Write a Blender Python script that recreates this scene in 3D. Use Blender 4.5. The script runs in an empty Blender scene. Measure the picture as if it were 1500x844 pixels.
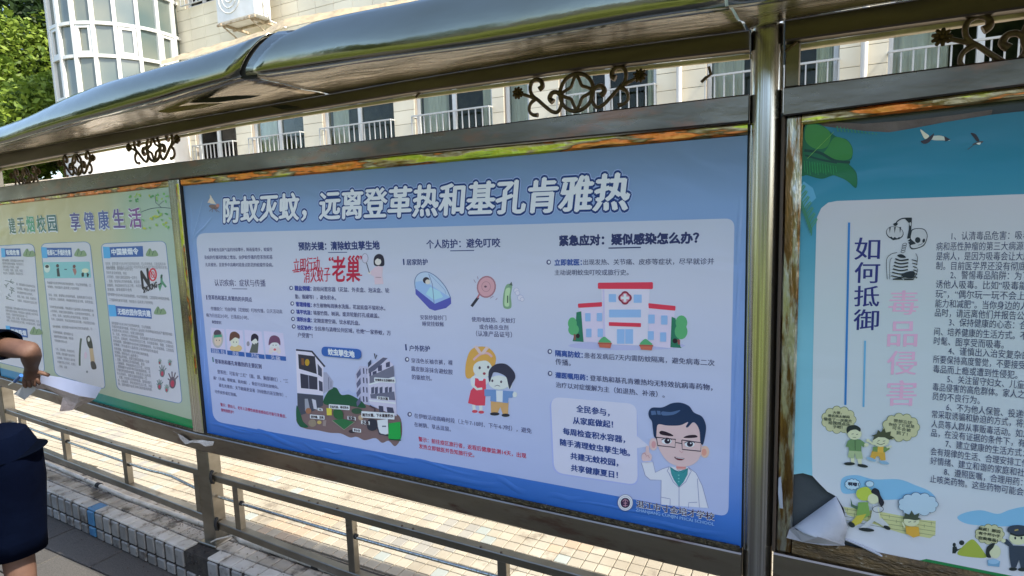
import bpy, bmesh, math, random
from mathutils import Vector, Matrix
random.seed(7)
R = math.radians
S = bpy.context.scene
COL = S.collection
Z0 = .76                      # height of the posters' lower edge above the pavement
# ------------------------------------------------------------------ camera
CF, CYAW, CPITCH, CROLL = 849.26, .478756, -.118979, -.0323796
CC = Vector((2.63134, -1.74903, 1.00165 + Z0))
BEND = .0662                  # the left bays lean back by this slope
fw = Vector((-math.sin(CYAW)*math.cos(CPITCH), math.cos(CYAW)*math.cos(CPITCH), math.sin(CPITCH)))
rt0 = fw.cross(Vector((0, 0, 1))).normalized()
up0 = rt0.cross(fw)
CR = math.cos(CROLL)*rt0 + math.sin(CROLL)*up0
CU = -math.sin(CROLL)*rt0 + math.cos(CROLL)*up0
cam = bpy.data.cameras.new('camera'); co = bpy.data.objects.new('camera', cam); COL.objects.link(co)
co.matrix_world = Matrix(((CR.x, CU.x, -fw.x, CC.x), (CR.y, CU.y, -fw.y, CC.y), (CR.z, CU.z, -fw.z, CC.z), (0, 0, 0, 1)))
cam.sensor_width = 36; cam.lens = 36*CF/1500; cam.clip_start = .05; cam.clip_end = 600
S.camera = co
S.render.resolution_x = 1024; S.render.resolution_y = 576
# ------------------------------------------------------------------ light
SUNT = Vector((-.66, .05, -.75)).normalized()      # direction the sunlight travels
sl = bpy.data.lights.new('sun', 'SUN'); sl.energy = 3.0; sl.angle = R(.5); sl.color = (1, .93, .80)
so = bpy.data.objects.new('sun', sl); COL.objects.link(so)
so.rotation_euler = SUNT.to_track_quat('-Z', 'Y').to_euler(); so.location = (8, -2, 14)
w = bpy.data.worlds.new('World'); S.world = w; w.use_nodes = True
nt = w.node_tree; sky = nt.nodes.new('ShaderNodeTexSky'); sky.sky_type = 'NISHITA'; sky.sun_disc = False
sky.sun_elevation = math.asin(-SUNT.z); sky.sun_rotation = math.atan2(-SUNT.x, -SUNT.y)
sky.air_density = 1.0; sky.dust_density = 2.2; sky.ozone_density = 1.0
bg = nt.nodes['Background']; bg.inputs[1].default_value = .15
nt.links.new(sky.outputs[0], bg.inputs[0])
S.view_settings.view_transform = 'Standard'; S.view_settings.look = 'None'; S.view_settings.gamma = 1
S.view_settings.use_curve_mapping = False
S.view_settings.exposure = 1.6
S.cycles.max_bounces = 8; S.cycles.transparent_max_bounces = 16

# ------------------------------------------------------------------ helpers
def lin(c):
    c = c/255
    return c/12.92 if c <= .04045 else ((c+.055)/1.055)**2.4
MATS = {}
def nodes(m):
    m.use_nodes = True
    t = m.node_tree
    return t, t.nodes['Principled BSDF'], t.nodes, t.links
def mat(name, base, rough=.6, metal=0, c2=None, scale=8, fac=.5, bump=0, bscale=40, spec=.5, detail=4, stretch=(1, 1, 1), rrange=None, rand=0, coord='pos', c3=None, s3=3, t3=.6):
    """principled material with noise colour mix, roughness range, bump"""
    m = bpy.data.materials.new(name); t, b, N, L = nodes(m)
    b.inputs['Base Color'].default_value = (*base, 1); b.inputs['Roughness'].default_value = rough
    b.inputs['Metallic'].default_value = metal; b.inputs['Specular IOR Level'].default_value = spec
    if coord == 'pos':
        g = N.new('ShaderNodeNewGeometry'); src = g.outputs['Position']
    else:
        g = N.new('ShaderNodeTexCoord'); src = g.outputs['Object']
    mp = N.new('ShaderNodeMapping'); mp.inputs['Scale'].default_value = stretch; L.new(src, mp.inputs[0])
    out = None
    if c2:
        n = N.new('ShaderNodeTexNoise'); n.inputs['Scale'].default_value = scale; n.inputs['Detail'].default_value = detail
        L.new(mp.outputs[0], n.inputs['Vector'])
        r = N.new('ShaderNodeValToRGB'); r.color_ramp.elements[0].position = max(0, fac-.18); r.color_ramp.elements[1].position = min(1, fac+.18)
        r.color_ramp.elements[0].color = (*base, 1); r.color_ramp.elements[1].color = (*c2, 1)
        L.new(n.outputs['Fac'], r.inputs[0]); out = r.outputs[0]
        if rrange:
            mr = N.new('ShaderNodeMapRange'); mr.inputs[3].default_value = rrange[0]; mr.inputs[4].default_value = rrange[1]
            L.new(n.outputs['Fac'], mr.inputs[0]); L.new(mr.outputs[0], b.inputs['Roughness'])
    if c3:
        n3 = N.new('ShaderNodeTexNoise'); n3.inputs['Scale'].default_value = s3; n3.inputs['Detail'].default_value = 8; n3.inputs['Roughness'].default_value = .65
        L.new(mp.outputs[0], n3.inputs['Vector'])
        r3 = N.new('ShaderNodeValToRGB'); r3.color_ramp.elements[0].position = t3-.04; r3.color_ramp.elements[1].position = t3+.06
        r3.color_ramp.elements[0].color = (0, 0, 0, 1); r3.color_ramp.elements[1].color = (1, 1, 1, 1)
        L.new(n3.outputs['Fac'], r3.inputs[0])
        mx = N.new('ShaderNodeMix'); mx.data_type = 'RGBA'; L.new(r3.outputs[0], mx.inputs[0])
        if out: L.new(out, mx.inputs[6])
        else: mx.inputs[6].default_value = (*base, 1)
        mx.inputs[7].default_value = (*c3, 1); out = mx.outputs[2]
    if rand:
        oi = N.new('ShaderNodeObjectInfo'); hs = N.new('ShaderNodeHueSaturation')
        mr = N.new('ShaderNodeMapRange'); mr.inputs[3].default_value = 1-rand; mr.inputs[4].default_value = 1+rand*.6
        L.new(oi.outputs['Random'], mr.inputs[0]); L.new(mr.outputs[0], hs.inputs['Value'])
        if out: L.new(out, hs.inputs['Color'])
        else: hs.inputs['Color'].default_value = (*base, 1)
        out = hs.outputs[0]
    if out: L.new(out, b.inputs['Base Color'])
    if bump:
        n2 = N.new('ShaderNodeTexNoise'); n2.inputs['Scale'].default_value = bscale; n2.inputs['Detail'].default_value = 5
        L.new(mp.outputs[0], n2.inputs['Vector'])
        bp = N.new('ShaderNodeBump'); bp.inputs['Strength'].default_value = bump; bp.inputs['Distance'].default_value = .02
        L.new(n2.outputs['Fac'], bp.inputs['Height']); L.new(bp.outputs[0], b.inputs['Normal'])
    return m
def meta(o, label=None, cat=None, group=None, kind=None):
    if label: o['label'] = label
    if cat: o['category'] = cat
    if group: o['group'] = group
    if kind: o['kind'] = kind
    return o
def empty(name, loc, label, cat, group=None):
    o = bpy.data.objects.new(name, None); o.location = loc; COL.objects.link(o); o.empty_display_size = .1
    return meta(o, label, cat, group)
def link(name, me, parent=None, loc=None, kind=None):
    o = bpy.data.objects.new(name, me); COL.objects.link(o)
    if loc is not None: o.location = loc
    if parent is not None:
        o.parent = parent
    if kind: o['kind'] = kind
    return o
class MB:
    """collects world-space geometry; build() links one mesh, local to its parent's world location"""
    def __init__(s): s.v = []; s.f = []; s.m = []; s.sm = []
    def add(s, vs, fs, mi=0, smooth=False):
        n = len(s.v); s.v += [tuple(v) for v in vs]
        s.f += [tuple(i+n for i in f) for f in fs]; s.m += [mi]*len(fs); s.sm += [smooth]*len(fs)
    def box(s, x0, x1, y0, y1, z0, z1, mi=0, M=None):
        vs = [(x0, y0, z0), (x1, y0, z0), (x1, y1, z0), (x0, y1, z0), (x0, y0, z1), (x1, y0, z1), (x1, y1, z1), (x0, y1, z1)]
        if M: vs = [M @ Vector(v) for v in vs]
        s.add(vs, [(0, 3, 2, 1), (4, 5, 6, 7), (0, 1, 5, 4), (1, 2, 6, 5), (2, 3, 7, 6), (3, 0, 4, 7)], mi)
    def cbox(s, x0, x1, y0, y1, z0, z1, c=.004, mi=0, M=None):
        """box with chamfered edges"""
        bm = bmesh.new(); bmesh.ops.create_cube(bm, size=1)
        for v in bm.verts: v.co = ((x0+x1)/2+v.co.x*(x1-x0), (y0+y1)/2+v.co.y*(y1-y0), (z0+z1)/2+v.co.z*(z1-z0))
        bmesh.ops.bevel(bm, geom=bm.edges[:], offset=c, segments=1, affect='EDGES')
        vs = [v.co.copy() for v in bm.verts]
        if M: vs = [M @ v for v in vs]
        s.add(vs, [[v.index for v in f.verts] for f in bm.faces], mi); bm.free()
    def tube(s, pts, r, n=8, mi=0, caps=True, radii=None, closed=False, smooth=True):
        pts = [Vector(p) for p in pts]; N = len(pts)
        t0 = (pts[1]-pts[0]).normalized(); ref = Vector((0, 0, 1)) if abs(t0.z) < .9 else Vector((1, 0, 0))
        a = t0.cross(ref).normalized(); vs = []
        for i, p in enumerate(pts):
            if closed: t = (pts[(i+1) % N]-pts[i-1]).normalized()
            else: t = (pts[min(i+1, N-1)]-pts[max(i-1, 0)]).normalized()
            a = (a-t*a.dot(t)).normalized(); b = t.cross(a); rr = radii[i] if radii else r
            vs += [p+(a*math.cos(k*2*math.pi/n)+b*math.sin(k*2*math.pi/n))*rr for k in range(n)]
        fs = []
        for i in range(N if closed else N-1):
            j = (i+1) % N
            fs += [(i*n+k, i*n+(k+1) % n, j*n+(k+1) % n, j*n+k) for k in range(n)]
        s.add(vs, fs, mi, smooth)
        if caps and not closed:
            s.add(vs[:n], [tuple(reversed(range(n)))], mi); s.add(vs[-n:], [tuple(range(n))], mi)
    def loft(s, rings, mi=0, capa=True, capb=True, smooth=True):
        n = len(rings[0]); vs = [v for r in rings for v in r]; fs = []
        for i in range(len(rings)-1):
            fs += [(i*n+k, i*n+(k+1) % n, (i+1)*n+(k+1) % n, (i+1)*n+k) for k in range(n)]
        s.add(vs, fs, mi, smooth)
        if capa: s.add(rings[0], [tuple(reversed(range(n)))], mi)
        if capb: s.add(rings[-1], [tuple(range(n))], mi)
    def mesh(s, name, mats, off=(0, 0, 0)):
        me = bpy.data.meshes.new(name); o = Vector(off)
        me.from_pydata([tuple(Vector(v)-o) for v in s.v], [], s.f)
        for m in (mats if isinstance(mats, (list, tuple)) else [mats]): me.materials.append(m)
        me.polygons.foreach_set('material_index', s.m); me.polygons.foreach_set('use_smooth', s.sm)
        me.update(); return me
    def build(s, name, mats, parent=None, kind=None, loc=None):
        if parent is not None:
            off = Vector(parent.location)
            if parent.parent is not None: off += Vector(parent.parent.location)
            me = s.mesh(name, mats, off); return link(name, me, parent, None, kind)
        off = Vector(loc or (0, 0, 0)); me = s.mesh(name, mats, off)
        return link(name, me, None, off, kind)
def by(x):                    # the board's front line: straight on the right, leaning back on the left
    return 0 if x > -.05 else BEND*(-.05-x)
def W(px, py, y=0.):          # a point at depth y seen at (px, py) of the picture frame
    d = fw+CR*((px-750)/CF)-CU*((py-422)/CF); return CC+d*((y-CC.y)/d.y)
def PB(px, py):               # point on the face of the board
    p = W(px, py, 0)
    if p.x < -.05:
        d = fw+CR*((px-750)/CF)-CU*((py-422)/CF)
        p = CC+d*((BEND*(-.05-CC.x)-CC.y)/(d.y+BEND*d.x))
    return p

# ------------------------------------------------------------------ materials
M = {}
M['paver'] = mat('granite_paver', (.105, .098, .090), .75, c2=(.050, .047, .044), scale=160, detail=6, bump=.15, bscale=120, rand=.22, c3=(.03, .028, .026), s3=3.2, t3=.60)
M['soil'] = mat('dark_joint', (.035, .03, .025), .9, c2=(.07, .06, .05), scale=20)
M['grout'] = mat('tile_grout', (.018, .016, .014), .9, c2=(.04, .034, .028), scale=30, bump=.3, bscale=150)
M['grout_lit'] = mat('plaza_grout', (.10, .085, .065), .9)
def metal(name, c, c2, r=(.18, .42), stretch=(1, 1, 1), bump=.06, bscale=9, scale=5, c3=None, t3=.62):
    return mat(name, c, .3, 1, c2=c2, scale=scale, rrange=r, bump=bump, bscale=bscale, stretch=stretch, c3=c3, s3=6, t3=t3)
M['steel'] = metal('stainless_steel', (.22, .20, .165), (.13, .115, .095), r=(.16, .42), stretch=(.6, 1, 1.6), c3=(.24, .15, .11), t3=.57, bump=.16, bscale=5)  # reddish patches painted in for reflections of the surroundings
M['steel_dark'] = metal('tarnished_steel_beam', (.20, .17, .148), (.14, .115, .10), r=(.3, .5), stretch=(.5, 1, 3))
M['steel_post'] = metal('polished_steel_post', (.80, .80, .76), (.30, .275, .24), r=(.16, .30), stretch=(30, 30, .15), bump=.05, bscale=3, c3=(.2, .16, .12), t3=.66)  # vertical streaks in the colour stand for reflections
M['sill'] = metal('dull_sill_steel', (.36, .315, .27), (.24, .20, .17), r=(.25, .5), stretch=(.6, 1, 2.5), c3=(.20, .13, .11), t3=.58)
M['steel_rail'] = metal('worn_steel_rail', (.34, .31, .26), (.22, .195, .155), r=(.28, .5), stretch=(.8, 1, 2), c3=(.12, .09, .06), t3=.63)
M['canopy'] = metal('mirror_steel_canopy', (.30, .305, .255), (.23, .225, .165), r=(.09, .22), stretch=(.6, 1, 1.6), bump=.14, bscale=7, scale=2.2)
M['soffit'] = metal('streaked_steel_soffit', (.42, .345, .26), (.26, .205, .15), r=(.16, .36), stretch=(.7, 4, 4), bump=.45, bscale=4, scale=4)
M['gold'] = mat('gilt_painted_reflections', (.7, .3, .05), .28, .75, bump=.5, bscale=16)
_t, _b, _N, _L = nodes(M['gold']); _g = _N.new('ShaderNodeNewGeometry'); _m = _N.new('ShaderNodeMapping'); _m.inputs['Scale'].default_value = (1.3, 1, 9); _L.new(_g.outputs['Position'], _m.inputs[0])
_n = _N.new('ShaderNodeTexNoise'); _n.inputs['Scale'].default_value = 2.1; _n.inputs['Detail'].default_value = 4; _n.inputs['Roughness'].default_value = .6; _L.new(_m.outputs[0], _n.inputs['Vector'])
_r = _N.new('ShaderNodeValToRGB'); _L.new(_n.outputs['Fac'], _r.inputs[0]); _e = _r.color_ramp.elements  # colour patches painted on the gilt for what it would reflect
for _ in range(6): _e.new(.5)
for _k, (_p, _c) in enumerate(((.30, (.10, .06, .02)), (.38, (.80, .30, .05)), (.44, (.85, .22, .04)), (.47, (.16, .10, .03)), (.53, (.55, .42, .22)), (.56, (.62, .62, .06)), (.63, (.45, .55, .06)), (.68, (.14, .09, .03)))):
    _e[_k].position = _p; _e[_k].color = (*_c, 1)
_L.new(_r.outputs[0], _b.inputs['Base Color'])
M['gold_v'] = mat('upright_painted_reflections', (.7, .3, .05), .28, .75, bump=.5, bscale=16)
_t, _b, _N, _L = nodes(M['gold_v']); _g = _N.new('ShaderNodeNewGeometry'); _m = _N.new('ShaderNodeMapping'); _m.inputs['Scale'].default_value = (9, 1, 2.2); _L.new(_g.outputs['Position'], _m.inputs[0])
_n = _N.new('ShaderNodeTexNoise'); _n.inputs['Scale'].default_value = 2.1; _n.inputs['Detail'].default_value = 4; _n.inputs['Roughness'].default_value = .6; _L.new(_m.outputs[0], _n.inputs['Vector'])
_r = _N.new('ShaderNodeValToRGB'); _L.new(_n.outputs['Fac'], _r.inputs[0]); _e = _r.color_ramp.elements  # orange and green patches painted in for reflections along the post
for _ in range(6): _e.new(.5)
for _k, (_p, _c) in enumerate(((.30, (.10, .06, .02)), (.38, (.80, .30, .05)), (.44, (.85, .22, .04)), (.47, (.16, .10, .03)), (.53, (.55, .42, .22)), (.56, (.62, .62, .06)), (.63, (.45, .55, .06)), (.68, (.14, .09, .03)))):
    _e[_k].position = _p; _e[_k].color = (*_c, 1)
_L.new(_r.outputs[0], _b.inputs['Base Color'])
M['gilt_side'] = metal('peeling_gilt_trim', (.26, .16, .07), (.14, .08, .035), r=(.2, .5), stretch=(5, 1, .8), bump=.5, bscale=16, scale=8, c3=(.50, .50, .45), t3=.50)
M['corroded'] = mat('corroded_trim', (.10, .075, .035), .6, .3, c2=(.03, .022, .012), scale=60, bump=.8, bscale=120, c3=(.33, .28, .18), s3=70, t3=.63)
M['black'] = mat('dark_gap', (.012, .012, .012), .8)
M['iron'] = mat('dark_bronze_iron', (.085, .058, .04), .40, .5, c2=(.14, .095, .06), scale=40, bump=.3, bscale=90)
M['rosette'] = mat('rosette_bronze', (.12, .075, .03), .45, .5, c2=(.04, .025, .012), scale=70, bump=.3, bscale=90)
M['backing'] = mat('dark_backing_board', (.045, .055, .062), .6, c2=(.06, .07, .078), scale=6, bump=.1)
M['pvc'] = mat('white_pvc_pipe', (.55, .52, .46), .45, c2=(.38, .34, .28), scale=12, c3=(.16, .12, .08), s3=14, t3=.64)
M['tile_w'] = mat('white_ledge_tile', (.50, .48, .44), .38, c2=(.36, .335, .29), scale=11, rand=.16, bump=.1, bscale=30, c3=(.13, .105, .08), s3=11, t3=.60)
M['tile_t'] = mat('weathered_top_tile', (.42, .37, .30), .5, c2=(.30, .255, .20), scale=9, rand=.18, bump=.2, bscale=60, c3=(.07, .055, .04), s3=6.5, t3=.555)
M['tile_f'] = mat('shaded_dirty_face_tile', (.25, .255, .25), .4, c2=(.16, .16, .155), scale=11, rand=.2, bump=.1, bscale=30, c3=(.06, .052, .045), s3=9, t3=.60)  # face tiles darkened to stand for deeper shade, with dirt patches
M['tile_b'] = mat('blue_ledge_tile', (.03, .13, .27), .35, c2=(.05, .18, .33), scale=14, bump=.05)
M['plz'] = mat('cream_plaza_tile', (.37, .335, .265), .5, c2=(.31, .27, .205), scale=3, rand=.14, bump=.1, bscale=50, c3=(.20, .17, .13), s3=4.5, t3=.62)
M['plz_p'] = mat('peach_plaza_tile', (.36, .28, .20), .5, rand=.1)
M['plz_g'] = mat('grey_plaza_tile', (.29, .275, .24), .5, rand=.1)
M['plz_u'] = mat('bluish_plaza_tile', (.30, .325, .30), .5, rand=.1)

# ------------------------------------------------------------------ ground
def sheet(name, x0, x1, y0, y1, z, m, kind='structure'):
    b = MB(); b.add([(x0, y0, z), (x1, y0, z), (x1, y1, z), (x0, y1, z)], [(0, 1, 2, 3)])
    o = b.build(name, m); o['kind'] = kind; return o
LED = Z0-.59                  # height of the tiled ledge and plaza
def yf(x):                    # front edge of the ledge
    return -.105 if x > -.05 else -.105+.042*(-.05-x)
far = sheet('ground', -250, 250, -250, 250, -.09, mat('dry_ground', (.16, .15, .11), .9, c2=(.08, .10, .05), scale=.5))
lawn = sheet('lawn', -60, 60, -45, -2.6, .02, mat('sunny_lawn', (.10, .14, .02), .9, c2=(.16, .17, .03), scale=1.5, bump=.6, bscale=30))
pav = sheet('pavement', -9, 12, -2.65, .6, -.02, M['soil'])
# pavers: the nearest ones one by one, in a running bond
PXW, PYW = .54, .222
pm = MB(); pm.cbox(-PXW/2+.004, PXW/2-.004, -PYW/2+.004, PYW/2-.004, -.04, 0, .003)
pme = pm.mesh('paver', M['paver'])
rest = MB()
cnt = 0
for j in range(11):
    yc = -.242-PYW*j+PYW/2 + 0
    for i in range(-12, 16):
        xc = -.73+PXW*(i+.5)+(0 if j % 2 == 0 else -.28)
        if j == 0:
            yc = -.242+PYW/2
        near = (-2.6 < xc < 3.4 and yc > -2.8)
        if near and cnt < 170:
            o = link('paver', pme, pav, (xc, yc, random.uniform(-.002, .002))); cnt += 1
            o.rotation_euler.z = random.uniform(-.004, .004); o.rotation_euler.x = random.uniform(-.004, .004)
        elif -9 < xc < 12:
            rest.cbox(xc-PXW/2+.004, xc+PXW/2-.004, yc-PYW/2+.004, yc+PYW/2-.004, -.03, 0, .003)
rest.build('paver', M['paver'], pav, 'stuff')

# ledge: core + tiles
ledge = MB()
xs = [-6, -3, -.05, 5]
for a, b_ in zip(xs, xs[1:]):
    vs = [(a, yf(a)+.006, -.05), (b_, yf(b_)+.006, -.05), (b_, .16, -.05), (a, .16+by(a), -.05),
          (a, yf(a)+.006, LED-.006), (b_, yf(b_)+.006, LED-.006), (b_, .16, LED-.006), (a, .16+by(a), LED-.006)]
    ledge.add(vs, [(0, 1, 5, 4), (4, 5, 6, 7), (2, 3, 7, 6)])
ledge = ledge.build('ledge', M['grout'], None, 'structure')
TP = .0875
def tile_mesh(name, w_, d_, h_, m, c=.0035):
    b = MB(); b.cbox(-w_/2, w_/2, -d_/2, d_/2, -h_/2, h_/2, c); return b.mesh(name, m)
tops = {k: tile_mesh('ledge_tile', TP-.006, .072, .014, M[k]) for k in ('tile_w', 'tile_t', 'tile_b')}
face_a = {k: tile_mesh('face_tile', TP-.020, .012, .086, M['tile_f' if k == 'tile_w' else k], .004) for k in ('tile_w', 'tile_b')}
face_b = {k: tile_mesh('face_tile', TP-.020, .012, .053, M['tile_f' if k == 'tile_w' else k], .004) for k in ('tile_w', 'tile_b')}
restt = MB(); restf = MB()
slope = math.atan(-.042)
hole = W(283, 812, -.1).x
blue_x = W(126, 772, -.085).x
for i in range(-52, 56):
    xc = TP*(i+.5)-.03; rz = slope if xc < -.05 else 0
    near = -2.45 < xc < .85
    bl = abs(xc-blue_x) < TP/2
    for r_ in range(3):
        y = yf(xc)+.040+r_*.0785
        if r_ == 0 and abs(xc-hole) < TP*.75: continue
        if r_ == 2 and (xc > -.1 and xc < .02): pass
        k = 'tile_w' if r_ == 0 else 'tile_t'
        if bl and r_ == 0: k = 'tile_b'
        z = LED-.003+random.uniform(-.0012, .0012)
        if near:
            o = link('ledge_tile', tops[k], ledge, (xc, y, z)); o.rotation_euler = (random.uniform(-.008, .008), random.uniform(-.008, .008), rz)
        else: restt.cbox(xc-TP/2+.003, xc+TP/2-.003, y-.036, y+.036, LED-.012, LED+.004, .003)
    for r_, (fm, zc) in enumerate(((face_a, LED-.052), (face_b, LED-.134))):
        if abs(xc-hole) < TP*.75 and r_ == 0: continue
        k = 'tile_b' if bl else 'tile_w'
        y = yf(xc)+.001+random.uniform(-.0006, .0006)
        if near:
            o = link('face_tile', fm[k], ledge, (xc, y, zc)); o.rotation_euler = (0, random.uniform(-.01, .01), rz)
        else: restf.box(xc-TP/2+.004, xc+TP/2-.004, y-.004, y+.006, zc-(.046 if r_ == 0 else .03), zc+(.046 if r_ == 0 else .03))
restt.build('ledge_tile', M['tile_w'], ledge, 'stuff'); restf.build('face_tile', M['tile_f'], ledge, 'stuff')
# broken corner: rough dark rubble in the hole
hb = MB()
for k in range(46):
    s_ = random.uniform(.006, .020); x, y, z = hole+random.uniform(-.058, .058), yf(hole)+random.uniform(.004, .07), LED-random.uniform(.008, .085)
    Mx = Matrix.Translation((x, y, z)) @ Matrix.Rotation(random.uniform(0, 3), 4, Vector((random.random(), random.random(), 1)))
    hb.cbox(-s_, s_, -s_*.8, s_*.8, -s_*.6, s_*.6, s_*.35, 0, Mx)
hb.build('broken_mortar', mat('charred_mortar', (.010, .009, .008), .9, c2=(.035, .03, .026), scale=60, bump=.8, bscale=90), ledge, 'stuff')

# crumbs and dry bits caught on the ledge and at the foot of the kerb
cb = MB(); rg = random.Random(15)
for k in range(420):
    x = rg.uniform(-1.9, .6)
    if k % 3: x = rg.gauss(-.25, .28); y = rg.gauss(.06, .035); z = LED+.006
    elif k % 2: y = yf(x)+rg.uniform(0, .26); z = LED+.006
    else: y = yf(x)-abs(rg.gauss(0, .03)); z = .002
    if y > .15: continue
    a_ = rg.uniform(0, 6.28); q = rg.uniform(.0015, .006); e = rg.uniform(.4, 1)
    cb.add([(x+q*math.cos(a_), y+q*math.sin(a_), z), (x-q*e*math.sin(a_), y+q*e*math.cos(a_), z+.002), (x-q*math.cos(a_), y-q*math.sin(a_), z+.001), (x+q*e*math.sin(a_), y-q*e*math.cos(a_), z+.0025)], [(0, 1, 2, 3)])
o = cb.build('litter', mat('dark_dry_litter', (.035, .025, .018), .9, c2=(.10, .07, .04), scale=40)); o['kind'] = 'stuff'; o['label'] = 'dark crumbs and dry bits scattered along the tiled ledge and its foot'
# plaza behind the board
PT = .0665; PY0 = .17
plaza = MB(); plaza.add([(-16, PY0-.05, LED-.012), (14, PY0-.05, LED-.012), (14, 8, LED-.012), (-16, 8, LED-.012)], [(0, 1, 2, 3)])
brk = bpy.data.materials.new('plaza_mosaic'); t, b, N, L = nodes(brk)
g = N.new('ShaderNodeNewGeometry'); br = N.new('ShaderNodeTexBrick'); br.offset = 0; br.inputs['Scale'].default_value = 1
br.inputs['Brick Width'].default_value = PT; br.inputs['Row Height'].default_value = PT; br.inputs['Mortar Size'].default_value = .002
br.inputs['Color1'].default_value = (.37, .335, .265, 1); br.inputs['Color2'].default_value = (.33, .30, .235, 1); br.inputs['Mortar'].default_value = (.09, .075, .06, 1)
L.new(g.outputs['Position'], br.inputs[0]); L.new(br.outputs[0], b.inputs['Base Color']); b.inputs['Roughness'].default_value = .6
plaza = plaza.build('plaza', brk, None, 'structure')
pz = {k: tile_mesh('plaza_tile', PT-.0045, PT-.0045, .010, M[k], .0018) for k in ('plz', 'plz_p', 'plz_g', 'plz_u')}
cand = []; rng = random.Random(3)
def pick(x, y):
    c = math.sin(x*2.1+y*5.3)+math.sin(x*5.7-y*3.1+1)+rng.uniform(-.7, .7)
    if c > 1.55: return 'plz_p'
    if c < -1.75: return 'plz_g'
    if rng.random() < .03: return 'plz_u'
    return 'plz'
for j in range(13):
    for i in range(-130, 80):
        x = PT*(i+.5); y = PY0+PT*(j+.5)
        if y < .09+by(x)+.075: continue
        cand.append((math.hypot(x-CC.x, y-CC.y), x, y, pick(x, y)))
def seen(x, y):
    d = Vector((x, y, LED))-CC; z = d.dot(fw); px = 750+CF*d.dot(CR)/z; py = 422-CF*d.dot(CU)/z
    return -20 < px < 1110 and py < 870
cand.sort(key=lambda c: c[0]); nn = 0
rz_ = {k: MB() for k in pz}
for d_, x, y, k in cand:
    if seen(x, y) and nn < 296:
        o = link('plaza_tile', pz[k], plaza, (x, y, LED-.004+rng.uniform(-.0007, .0007))); nn += 1
        o.rotation_euler = (rng.uniform(-.006, .006), rng.uniform(-.006, .006), 0)
    elif x > -7 and x < 5:
        h = PT/2-.00225; rz_[k].cbox(x-h, x+h, y-h, y+h, LED-.009, LED+.001, .0018)
for k in rz_:
    if rz_[k].v: rz_[k].build('plaza_tile', M[k], plaza, 'stuff')

# ------------------------------------------------------------------ notice board
board = empty('notice_board', (1.25, .03, LED), 'long stainless steel notice board with curved canopy and iron scrolls, standing on the tiled ledge', 'notice board')
def member(name, pts, yf_, yb_, m, parent=board, c=.004):
    """bar along the board: pts = (x, z_bottom, z_top)"""
    b = MB(); rings = []
    for x, zb, zt in pts:
        y = by(x); rings.append([(x, y+yf_+c, Z0+zb), (x, y+yf_, Z0+zb+c), (x, y+yf_, Z0+zt-c), (x, y+yf_+c, Z0+zt), (x, y+yb_-c, Z0+zt), (x, y+yb_, Z0+zt-c), (x, y+yb_, Z0+zb+c), (x, y+yb_-c, Z0+zb)])
    b.loft(rings, smooth=False); return b.build(name, m, parent)
XL = -4.6
# beams under the canopy
member('beam', [(XL, 1.43, 1.50), (-2.05, 1.438, 1.517), (-.05, 1.443, 1.497), (.43, 1.455, 1.499), (1.33, 1.459, 1.503), (1.98, 1.45, 1.50), (2.468, 1.431, 1.482)], -.014, .030, M['steel_dark'])
member('beam', [(2.556, 1.438, 1.492), (3.1, 1.43, 1.487), (5.0, 1.43, 1.487)], -.014, .030, M['steel_dark'])
member('beam_lip', [(XL, 1.428, 1.4395), (-2.05, 1.426, 1.4385), (-.05, 1.432, 1.4435), (.43, 1.444, 1.4555), (1.33, 1.447, 1.4595), (1.98, 1.438, 1.4505), (2.466, 1.418, 1.4315)], .0305, .043, mat('aged_cream_strip', (.70, .62, .46), .6, c2=(.55, .46, .33), scale=12), c=.002)
member('beam_lip', [(2.558, 1.424, 1.4375), (5.0, 1.416, 1.4295)], .0305, .055, MATS.setdefault('lip', mat('aged_cream_strip', (.72, .64, .48), .6, c2=(.40, .33, .24), scale=12)), c=.002)
# head rails
member('head_rail', [(XL, 1.205, 1.305), (-2.1, 1.216, 1.309), (-.05, 1.237, 1.312), (1.32, 1.247, 1.311), (1.98, 1.245, 1.316), (2.470, 1.241, 1.315)], -.020, .036, M['steel'])
member('head_rail', [(2.556, 1.247, 1.321), (3.05, 1.262, 1.325), (5.0, 1.262, 1.325)], -.020, .036, M['steel'])
# sill rails
member('sill_rail', [(XL, -.06, 0.0), (-1.72, -.068, -.003), (-.49, -.092, -.003), (-.05, -.090, -.003), (.87, -.086, -.006), (1.83, -.093, -.006), (2.470, -.095, -.004)], -.022, .038, M['sill'])
member('sill_rail', [(2.556, -.090, .020), (5.0, -.090, .020)], -.022, .038, M['sill'])
# round main posts
def rpost(x, zt=1.53):
    b = MB(); y = .018+by(x)
    b.tube([(x, y, LED-.004), (x, y, Z0+zt)], .0405, 28, caps=True)
    o = b.build('post', M['steel_post'], board)
    c = MB(); c.tube([(x, y, LED+.002), (x, y, LED+.012), (x, y, LED+.03)], .05, 24, radii=[.062, .058, .043]); c.build('base_collar', M['steel_rail'], o)
rpost(2.511)
rpost(5.02); rpost(XL-.04)
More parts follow.
